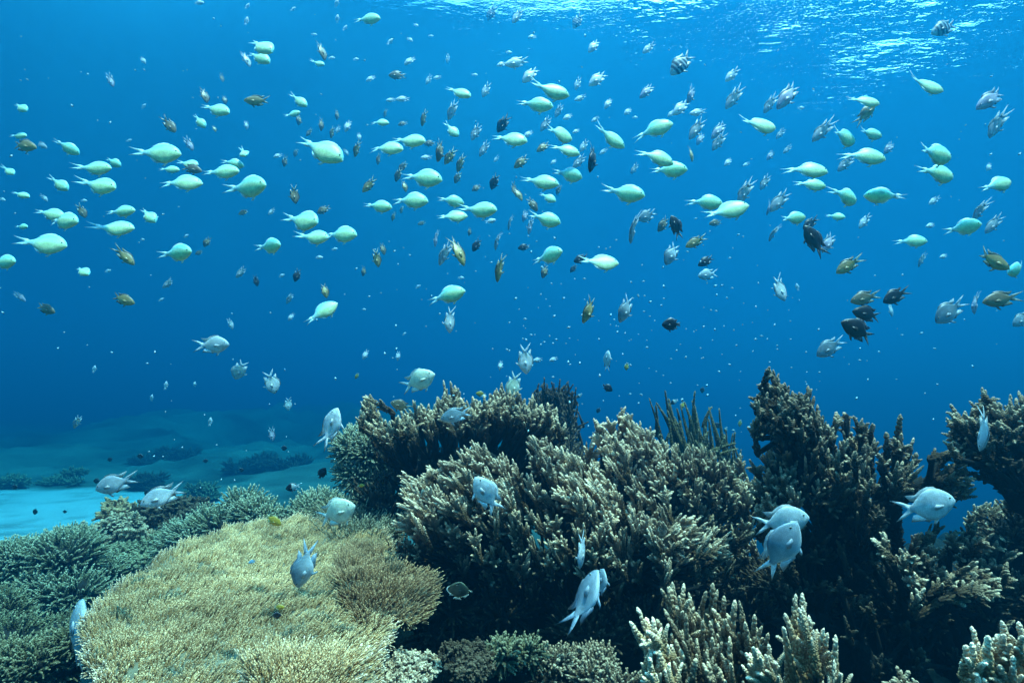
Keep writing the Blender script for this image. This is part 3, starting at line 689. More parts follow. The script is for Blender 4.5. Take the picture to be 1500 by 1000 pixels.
bush('bushy_coral', (60, 985, 1.25, 95, 75), 56, 'moss', 1900, 20, 4, 'dark mossy coral bush in the shade beneath the table coral rim', group=GL, clumps=10)
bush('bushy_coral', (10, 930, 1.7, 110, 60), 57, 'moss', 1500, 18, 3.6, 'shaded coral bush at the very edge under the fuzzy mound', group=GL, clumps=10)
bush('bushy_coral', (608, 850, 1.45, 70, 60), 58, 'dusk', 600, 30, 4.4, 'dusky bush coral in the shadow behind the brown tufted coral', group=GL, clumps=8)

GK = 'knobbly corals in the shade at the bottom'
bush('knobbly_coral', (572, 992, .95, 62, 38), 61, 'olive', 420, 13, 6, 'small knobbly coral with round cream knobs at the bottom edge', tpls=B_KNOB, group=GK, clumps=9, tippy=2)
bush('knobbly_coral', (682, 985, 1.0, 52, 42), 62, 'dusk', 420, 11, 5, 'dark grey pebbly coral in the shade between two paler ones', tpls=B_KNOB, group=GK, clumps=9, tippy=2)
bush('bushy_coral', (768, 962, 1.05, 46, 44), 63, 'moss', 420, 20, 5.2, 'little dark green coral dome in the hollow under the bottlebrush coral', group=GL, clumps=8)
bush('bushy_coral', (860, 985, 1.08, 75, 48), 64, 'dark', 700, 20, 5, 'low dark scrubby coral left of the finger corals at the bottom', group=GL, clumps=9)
GR = 'dark lumpy corals by the sand'
for spec, seed, pal, n, lab in [((180, 792, 2.75, 66, 44), 65, 'dark', 420, 'dark lumpy coral head with blunt knobs, nearest the bright sand'),
                                ((262, 775, 2.8, 74, 46), 66, 'dusk', 460, 'dark lumpy coral head under the tail of the grey fish'),
                                ((225, 822, 2.6, 92, 45), 67, 'moss', 520, 'mossy lumpy coral head in the gap behind the table coral rim'),
                                ((178, 752, 2.9, 20, 20), 68, 'brown', 90, 'small brown lumpy coral head sticking up against the sand')]:
    bush('lumpy_coral', spec, seed, pal, n, 17, 6.5, lab, tpls=B_KNOB, group=GR, clumps=8, tippy=2)
GD = 'added dark fillers for shaded gaps in the reef'  # dark twig bushes added to blacken gaps that are only shade
for spec, seed, lab in [((660, 735, 1.80, 120, 85), 71, 'added dark filler for the shaded gap between shelf coral and bottlebrush coral'),
                        ((850, 740, 1.85, 130, 85), 72, 'added dark filler glimpsed through the middle of the bottlebrush coral'),
                        ((700, 905, 1.45, 95, 60), 73, 'added black filler for shade in the hollow behind the dark butterflyfish'),
                        ((900, 915, 1.35, 90, 55), 74, 'added black filler for shade in the hollow behind the blue-grey pair'),
                        ((1090, 880, 1.40, 85, 60), 75, 'added black filler for shade behind the tall pointed finger coral'),
                        ((1320, 905, 1.22, 95, 75), 76, 'added black filler for shade below the pale diagonal branch'),
                        ((1450, 900, 1.15, 90, 75), 77, 'added dark filler above the corner finger coral at the picture edge'),
                        ((1210, 880, 1.32, 80, 75), 78, 'added black filler for shade in the foot of the antler coral')]:
    bush('shade_filler', spec, seed, 'dusk', 640, 34, 5, lab, group=GD, clumps=9, tippy=3)
for spec, seed, lab in [((1480, 800, 1.25, 70, 60), 79, 'added dark filler in the space under the ledge coral'),
                        ((1545, 700, 1.20, 60, 80), 80, 'added dark filler hanging under the ledge coral at the picture edge')]:
    bush('shade_filler', spec, seed, 'dusk', 420, 34, 5, lab, group=GD, clumps=8, tippy=3)
GF = 'hazy coral heads beyond the sand'
for spec, seed, pal, lab in [((22, 692, 9.0, 30, 12), 91, 'moss', 'hazy coral head at the far edge of the sand, first from the left'),
                             ((98, 686, 9.6, 38, 14), 92, 'moss', 'hazy coral head at the far edge of the sand, second from the left'),
                             ((205, 682, 9.4, 44, 17), 93, 'dusk', 'hazy coral head at the far edge of the sand, third from the left'),
                             ((305, 684, 8.2, 40, 18), 94, 'moss', 'hazy coral head at the far edge of the sand, fourth from the left'),
                             ((390, 690, 7.0, 46, 24), 95, 'moss', 'hazy coral head at the far edge of the sand, nearest the reef'),
                             ((255, 640, 13.0, 44, 18), 96, 'dusk', 'dim coral head farther up the hazy slope, the left one'),
                             ((405, 632, 12.0, 60, 24), 97, 'dusk', 'dim coral head farther up the hazy slope, the broad right one')]:
    q = W(spec[0], spec[1], spec[2]); q[2] = float(seabed_z(q[0], q[1]))+spec[4]*spec[2]/750*.35
    dq = q.dot(FWD); spec = (750+750*q.dot(RIGHT)/dq, 500-750*q.dot(UP)/dq, dq, spec[3], spec[4])
    bush('coral_head', spec, seed, pal, 340, 8, 3.0, lab, tpls=B_TWIG, group=GF, clumps=7, tippy=2)
# ================================================================ FISH
def lerp_tab(tab, x):
    t = np.array(sorted(tab), float); return np.interp(x, t[:, 0], t[:, 1])

def smooth_tab(tab, x):
    # rounded profile: interpolate on a slightly blurred table
    xs = np.linspace(-0.6, 0.6, 241); ys = lerp_tab(tab, xs)
    k = np.hanning(13); k /= k.sum(); ys = np.convolve(np.pad(ys, 6, 'edge'), k, 'valid')
    return np.interp(x, xs, ys)

def make_fish(name, top, bot, wid, fins, colour, x0, x1, bend=0.0, nx=26, nr=18, eye=None, eye_r=0.022):
    """Fish of unit length along +x, dorsal +z. top / bot / wid: profile tables; fins: list of (outline (x, z), rim flags, colour, rim colour, y offset, flare)."""
    V = []; C = []
    t = np.linspace(0, math.pi, nx); xs = x1-(x1-x0)*(1-np.cos(t))/2
    zt = smooth_tab(top, xs); zb = smooth_tab(bot, xs); wd = smooth_tab(wid, xs)
    zt[0] = zb[0] = (zt[0]+zb[0])/2; wd[0] = 0.002
    zt[0] += .004; zb[0] -= .004
    for i, x in enumerate(xs):
        mz = (zt[i]+zb[i])/2; h = (zt[i]-zb[i])/2
        for k in range(nr):
            a = 2*math.pi*k/nr
            z = mz+h*math.sin(a); y = wd[i]*np.sign(math.cos(a))*abs(math.cos(a))**1.25
            V.append((x, y, z)); C.append(colour(x, (z-zb[i])/max(1e-4, zt[i]-zb[i]), z))
    T = []
    for i in range(nx-1):
        for k in range(nr):
            a = i*nr+k; b = i*nr+(k+1) % nr; T += [(a, a+nr, b+nr), (a, b+nr, b)]
    for e in (0, nx-1):
        V.append(tuple(np.mean(V[e*nr:(e+1)*nr], 0))); C.append(C[e*nr]); j = len(V)-1
        for k in range(nr): T.append((e*nr+k, e*nr+(k+1) % nr, j) if e == 0 else (e*nr+(k+1) % nr, e*nr+k, j))
    from mathutils.geometry import tessellate_polygon
    for pts, rim, c, rc, yo, flare in fins:
        n = len(pts); tri = tessellate_polygon([[Vector((p[0], p[1], 0)) for p in pts]]); base = len(V)
        px0 = pts[0]
        for s in (1, -1):
            for i, p in enumerate(pts):
                r = math.hypot(p[0]-px0[0], p[1]-px0[1])
                th = 0.006 if i in (0, n-1) else 0.0022
                V.append((p[0], yo+np.sign(yo)*flare*r+s*th, p[1])); C.append(rc if i in rim else c)
        for a, b, d in tri:
            T += [(base+a, base+b, base+d), (base+n+a, base+n+d, base+n+b)]
        for i in range(n):
            j = (i+1) % n; T += [(base+i, base+n+i, base+n+j), (base+i, base+n+j, base+j)]
    V = np.array(V, float); C = np.array(C, float)
    # swimming bend of the rear body
    q = np.clip(0.15-V[:, 0], 0, None); V[:, 1] += bend*q*q*2.2
    acc = Acc(); acc.add(V, np.array(T), np.clip(C, 0.004, 1))
    body = acc.build(name, M_FISH)
    eyes = []
    if eye:
        for s in (1, -1):
            ex, ez = eye; y = float(smooth_tab(wid, ex))*0.93; a = Acc(); r = eye_r
            vv = []; tt = []; cc = []
            for i in range(6):
                for k in range(10):
                    th = math.pi*i/5; p = 2*math.pi*k/10
                    vv.append((r*math.sin(th)*math.cos(p), s*r*.55*math.cos(th), r*math.sin(th)*math.sin(p)))
                    cc.append((0.01, 0.01, 0.012) if i < 2 else (.35, .36, .28))
            for i in range(5):
                for k in range(10):
                    q0 = i*10+k; q1 = i*10+(k+1) % 10; tt += [(q0, q1, q1+10), (q0, q1+10, q0+10)]
            a.add(np.array(vv), np.array(tt), np.array(cc))
            o = a.build('eye', M_EYE); o.parent = body; o.location = (ex, s*y, ez); eyes.append(o)
    return body

def mixc(a, b, f):
    f = min(1.0, max(0.0, f)); return tuple(a[i]*(1-f)+b[i]*f for i in range(3))
def step(a, b, x):
    t = min(1.0, max(0.0, (x-a)/(b-a))); return t*t*(3-2*t)

def tail(x, h, tip, fork, spread):
    """Forked tail: root at x, half root height h, tips at tip, notch at fork, tip spread."""
    return [(x+.02, h), (x-.06, h+.035), ((x+tip)/2, spread*.72), (tip, spread), ((tip+fork)/2, spread*.50), (fork, 0), ((tip+fork)/2-.0, -spread*.50), (tip+.01, -spread), ((x+tip)/2, -spread*.72), (x-.06, -h-.035), (x+.02, -h)]

G1, G2, G3 = (0.26, 0.90, 0.86), (0.70, 0.95, 0.50), (0.90, 0.95, 0.52)
def green_c(x, v, z):
    c = mixc(G3, G2, step(0, .35, v)); c = mixc(c, G1, step(.42, .95, v)); return mixc(c, (0.45, .95, .90), 1-step(-.22, .0, x))
def green_fish(name, bend, plump=1.0, tspread=.13, dors=.05):
    top = [(.5, -.01), (.46, .065), (.40, .118), (.31, .168), (.19, .19), (.07, .165), (-.03, .105), (-.11, .055), (-.16, .04), (-.19, .04)]
    bot = [(.5, -.02), (.46, -.06), (.40, -.108), (.31, -.160), (.19, -.185), (.07, -.16), (-.03, -.095), (-.11, -.048), (-.16, -.036), (-.19, -.036)]
    top = [(.5-(.5-x)*1.09, z*plump) for x, z in top]; bot = [(.5-(.5-x)*1.09, z*plump) for x, z in bot]
    wid = [(.5, .0), (.46, .042), (.38, .078), (.22, .092), (.07, .08), (-.08, .045), (-.18, .02), (-.24, .012)]
    T = lambda x: float(smooth_tab(top, x)); B = lambda x: float(smooth_tab(bot, x))
    fc = (.48, .92, .84); fe = (.6, .95, .92)
    fins = [(tail(-.205, .038, -.5, -.29, tspread), {3, 7}, fc, fe, 0, 0),
            ([(.28, T(.28)-.02), (.22, T(.22)+dors*.5), (.13, T(.13)+dors*.8), (.03, T(.03)+dors*1.0), (-.06, T(-.06)+dors*1.1), (-.11, T(-.11)+.01), (-.02, T(-.02)-.02), (.12, T(.12)-.02)], {2, 3, 4}, (.5, .9, .78), fe, 0, 0),
            ([(.10, B(.10)+.02), (.03, B(.03)-.035), (-.05, B(-.05)-.045), (-.11, B(-.11)-.01), (-.02, B(-.02)+.02)], {1, 2}, fc, fe, 0, 0),
            ([(.24, B(.24)+.02), (.17, B(.17)-.05), (.11, B(.11)-.05), (.18, B(.18)+.015)], {1, 2}, (.7, .92, .55), fe, .02, .15)]
    return make_fish(name, top, bot, wid, fins, green_c, -.24, .5, bend, eye=(.41, .035), eye_r=.018)

def deep_fish(name, bend, depth, col, fin, rim, tailc, tailrim, trail=.1, tspread=.19, tiplen=-.5, fork=-.27, body_end=-.2, eye=True, snout=.0, lobes=True, wide=.82, eye_r=.019):
    """Damselfish build: deep oval body, dorsal and anal fins drawn out behind, forked tail."""
    k = depth/.5
    top = [(.5, -.02), (.46, .06), (.38, .135), (.27, .205), (.13, .245), (-.01, .215), (-.12, .13), (-.2, .06), (-.24, .055)]
    bot = [(.5, -.04), (.46, -.08), (.38, -.145), (.27, -.21), (.13, -.245), (-.01, -.21), (-.12, -.12), (-.2, -.055), (-.24, -.05)]
    top = [(x, z*k) if x > -.18 else (x, z*(.6+.4*k)) for x, z in top]; bot = [(x, z*k) if x > -.18 else (x, z*(.6+.4*k)) for x, z in bot]
    wid = [(.5, 0), (.46, .04*wide), (.36, .072*wide), (.2, .088*wide), (.05, .078*wide), (-.1, .04*wide), (-.2, .017), (-.24, .012)]
    T = lambda x: float(smooth_tab(top, x)); B = lambda x: float(smooth_tab(bot, x))
    d = .055
    dor = [(.27, T(.27)-.02), (.19, T(.19)+d*.6), (.08, T(.08)+d*.8), (-.03, T(-.03)+d), (-.12, T(-.12)+d*1.3), (-.22-trail*.6, T(-.1)+d*.9+trail*.25), (-.19-trail*.25, T(-.18)+.045), (-.15, T(-.15)), (-.05, T(-.05)-.03), (.1, T(.1)-.03)]
    ana = [(.08, B(.08)+.03), (.0, B(0)-d*.7), (-.08, B(-.08)-d*1.2), (-.21-trail*.6, B(-.1)-d*.9-trail*.2), (-.19-trail*.25, B(-.18)-.045), (-.15, B(-.15)), (-.05, B(-.05)+.03)]
    fins = [(tail(-.2, .052, tiplen, fork, tspread), {3, 7}, tailc, tailrim, 0, 0),
            (dor, {1, 2, 3, 4, 5}, fin, rim, 0, 0), (ana, {1, 2, 3}, fin, rim, 0, 0),
            ([(.22, B(.22)+.03), (.13, B(.13)-.07), (.07, B(.07)-.10), (.13, B(.13)+.02)], {2}, fin, rim, .015, .1)]
    for s in (1, -1): fins.append(([(.25, -.02), (.13, .015), (.07, -.03), (.11, -.085), (.23, -.06)], {1, 2, 3}, mixc(fin, col(.15, .4, 0), .9), mixc(fin, col(.15, .4, 0), .75), s*.083*wide, .05))
    return make_fish(name, top, bot, wid, fins, col, -.24, .5, bend, eye=(.385, .045*k+.005) if eye else None, eye_r=eye_r)

def pale_c(x, v, z):
    c = mixc((.80, .80, .76), (.62, .68, .68), step(.45, 1, v)); g = step(.30, .33, x)-step(.345, .375, x)
    return mixc(c, (.40, .46, .46), .5*max(0, g))
def cream_c(x, v, z): return mixc(mixc((.96, .94, .70), (.84, .90, .66), step(.4, 1, v)), (.45, .5, .42), .5*max(0, step(.30, .33, x)-step(.345, .375, x)))
def grey_c(x, v, z): return mixc((.72, .74, .72), (.36, .42, .45), step(.30, .9, v))
def blue_c(x, v, z): return mixc(mixc((.80, .84, .82), (.40, .47, .49), step(.02, .22, v)), (.17, .24, .28), step(.35, 1, v))
def lilac_c(x, v, z): return mixc((.66, .62, .68), (.38, .36, .46), step(.3, .9, v))
def brown_c(x, v, z): return mixc((.46, .34, .18), (.20, .155, .09), step(.2, .9, v))
def olive_c(x, v, z): return mixc((.66, .48, .18), (.28, .21, .09), step(.35, .95, v))
def dark_c(x, v, z): return mixc((.05, .042, .032), (.02, .018, .018), step(.2, .9, v))
def black_c(x, v, z): return (.012, .012, .016)
def yellow_c(x, v, z): return mixc((.80, .50, .05), (.55, .33, .03), step(.3, 1, v))
def two_c(x, v, z): return mixc((.75, .75, .70), (.012, .012, .015), step(.06, .10, x))
def sarg_c(x, v, z):
    c = mixc((.62, .72, .72), (.40, .52, .50), step(.4, 1, v))
    s = 0.5+0.5*math.cos((x-.30)*2*math.pi/.128)
    return mixc(c, (.015, .02, .03), step(.45, .62, s) if -.24 < x < .38 else 0)
def butter_c(x, v, z):
    s = .5+.5*math.sin(v*44+x*6); return mixc((.22, .23, .16), (.06, .055, .03), .75*step(.5, .8, s))

PROTO = {}
def proto(kind, obs): PROTO[kind] = obs
proto('g', [green_fish('green_fish', b*.7, p*1.22, t, d) for b, p, t, d in ((.10, 1, .075, .022), (-.16, 1.06, .10, .03), (.0, .93, .062, .025), (.28, 1.0, .085, .03), (-.30, .97, .09, .022))])
PW = (.74, .76, .72); BK = (.015, .017, .022)
proto('p', [deep_fish('pale_damselfish', b, h, pale_c, PW, r, PW, q, .10, .20) for b, h, r, q in ((.1, .60, (.10, .12, .14), (.03, .035, .05)), (-.2, .56, BK, BK), (.05, .50, (.5, .55, .55), (.4, .45, .45)))])
proto('c', [deep_fish('cream_damselfish', .1, .60, cream_c, (.66, .74, .55), (.2, .23, .2), (.7, .78, .6), BK, .10, .20)])
proto('e', [deep_fish('grey_damselfish', b, .50, grey_c, (.26, .30, .32), BK, (.30, .34, .36), BK, .14, .17) for b in (.12, -.2)])
proto('b', [deep_fish('slim_damselfish', b, .36, f, (.22, .27, .33), (.04, .05, .07), (.34, .40, .46), (.10, .12, .16), .17, .13, fork=-.25, wide=.85) for b, f in ((.12, grey_c), (-.2, lilac_c), (.3, grey_c))])
proto('u', [deep_fish('blue_grey_damselfish', b, h, blue_c, (.26, .36, .44), (.03, .04, .06), (.34, .44, .50), (.05, .07, .09), .10, .16) for b, h in ((.1, .54), (-.25, .46))])
proto('d', [deep_fish('brown_damselfish', b, h, f, (.06, .05, .035), (.015, .013, .012), (.08, .06, .04), (.02, .018, .015), .06, .15) for b, h, f in ((.12, .43, brown_c), (-.22, .46, brown_c), (.2, .40, olive_c))])
proto('n', [deep_fish('dark_damselfish', b, .46, dark_c, (.02, .018, .018), (.008, .008, .01), (.02, .018, .018), (.008, .008, .01), .06, .16) for b in (.15, -.2)])
proto('o', [deep_fish('olive_damselfish', b, .38, olive_c, (.12, .10, .05), (.02, .018, .015), (.14, .11, .05), (.02, .018, .015), .06, .15) for b in (.18, -.25)])
proto('k', [deep_fish('black_damselfish', .1, .58, black_c, BK, BK, BK, BK, .0, .10, tiplen=-.36, fork=-.32)])
proto('y', [deep_fish('yellow_damselfish', b, .46, yellow_c, (.46, .33, .04), (.3, .2, .03), (.5, .38, .08), (.5, .38, .08), .02, .12, tiplen=-.42, fork=-.33) for b in (.1, -.15)])
proto('t', [deep_fish('two_tone_damselfish', .1, .50, two_c, (.3, .3, .3), BK, (.76, .76, .72), (.76, .76, .72), .0, .12, tiplen=-.42, fork=-.34)])
proto('s', [deep_fish('striped_damselfish', b, .46, sarg_c, (.25, .33, .36), (.03, .04, .05), (.20, .27, .30), (.03, .04, .05), .05, .17) for b in (.1, -.15)])
proto('w', [deep_fish('small_pale_fish', b, .40, lambda x, v, z: mixc((.95, .96, .92), (.75, .88, .90), step(.3, 1, v)), (.6, .72, .72), (.5, .62, .64), (.6, .7, .7), (.5, .62, .64), .06, .13, eye=False) for b in (.15, -.2)])
proto('f', [deep_fish('striped_butterflyfish', .1, .66, butter_c, (.16, .17, .12), (.34, .34, .26), (.16, .16, .12), (.3, .3, .22), .02, .13, tiplen=-.40, fork=-.37)])
SIZE = dict(g=.075, p=.095, c=.095, e=.09, b=.08, u=.09, d=.072, n=.075, o=.075, k=.06, y=.055, t=.06, s=.10, w=.055, f=.10)
GROUP = dict(g='yellow-green fish of the school', p='pale silvery damselfish', c='pale silvery damselfish', e='grey damselfish', b='slim grey damselfish', u='grey damselfish', d='brown damselfish', n='blackish damselfish', o='brown damselfish', k='small black fish', y='small yellow fish', t='black and white fish', s='striped fish', w='tiny pale fish far off', f=None)
CAT = 'fish'
USED = {}
def place_fish(kind, cx, cy, ln, ang, roll=0.0, yaw=0.0, var=None, dep=1.0, label=None, idx=0):
    """ln = length in photograph pixels; ang = where the nose points in the picture; roll about its own length; yaw towards the viewer."""
    ps = PROTO[kind]; src = ps[idx % len(ps) if var is None else var % len(ps)]
    fresh = src.name not in USED
    o = src if fresh else src.copy()
    eyes = [c for c in src.children]
    if fresh: USED[src.name] = 1
    else: COL.objects.link(o)
    if kind == 'w': ln *= 1.15
    size = SIZE[kind]*dep; ca = math.cos(R(yaw))
    d = size*max(.45, ca)*750.0/ln
    if d > 4.2: size *= 4.2/d; d = 4.2
    if abs(math.sin(R(ang))) > .995: sgn = 1
    else: sgn = 1 if math.cos(R(ang)) >= 0 else -1
    jr = random.Random(int(cx*7+cy*13))
    if kind == 'g': yaw += jr.gauss(0, 12); roll += 16+jr.gauss(0, 8)
    a = R(ang); n2 = math.cos(a)*RIGHT+math.sin(a)*UP
    up2 = sgn*(-math.sin(a)*RIGHT+math.cos(a)*UP)
    nose = n2*math.cos(R(yaw))-FWD*math.sin(R(yaw))
    side = unit(np.cross(up2, nose)); up2 = unit(np.cross(nose, side))
    r = R(roll); u3 = up2*math.cos(r)+side*math.sin(r); s3 = side*math.cos(r)-up2*math.sin(r)
    M = Matrix(((nose[0], s3[0], u3[0]), (nose[1], s3[1], u3[1]), (nose[2], s3[2], u3[2])))
    p = W(cx, cy, d)
    o.matrix_world = Matrix.Translation(Vector(p)) @ M.to_4x4() @ Matrix.Diagonal((size*jr.uniform(.96, 1.04), size*jr.uniform(.9, 1.1), size*jr.uniform(.93, 1.07), 1))
    if ln >= 34 and kind != 'w':
        if not fresh:
            for e in eyes:
                c = e.copy(); COL.objects.link(c); c.parent = o
    elif fresh:
        for e in eyes: pass
    tag(o, label, CAT, GROUP[kind])
    return o
# drifting particles: countless flecks in the water
def specks():
    rng = np.random.default_rng(77); a = Acc(); nv, ntri, nh = NUB_LO
    def fleck(px, py, d, s):
        x, y, z = frame(rng.normal(0, 1, 3)); p = W(px, py, d); s *= d/750
        v = np.concatenate([nv[:, :1]*s*.55*x+nv[:, 1:2]*s*.55*y+nv[:, 2:]*s*1.1*z]); a.add(p+v, ntri, np.tile([.40, .58, .60], (len(v), 1)))
        a.add(p-(v), ntri[:, ::-1], np.tile([.40, .58, .60], (len(v), 1)))
    for _ in range(190): fleck(rng.normal(900, 170), rng.normal(480, 75), rng.uniform(1.2, 3.2), rng.uniform(1.3, 3.0))
    for _ in range(150): fleck(rng.uniform(0, 1500), rng.uniform(20, 560), rng.uniform(.8, 3.0), rng.uniform(.9, 2.6))
    for _ in range(60): fleck(rng.normal(1180, 120), rng.normal(560, 60), rng.uniform(1.2, 3.0), rng.uniform(1.3, 3.0))
    for _ in range(25): fleck(rng.uniform(200, 560), rng.uniform(560, 720), rng.uniform(1.2, 2.4), rng.uniform(1.2, 2.4))
    tag(a.build('drifting_specks', M_SPECK), 'pale specks drifting all through the open water', kind='stuff')
specks()
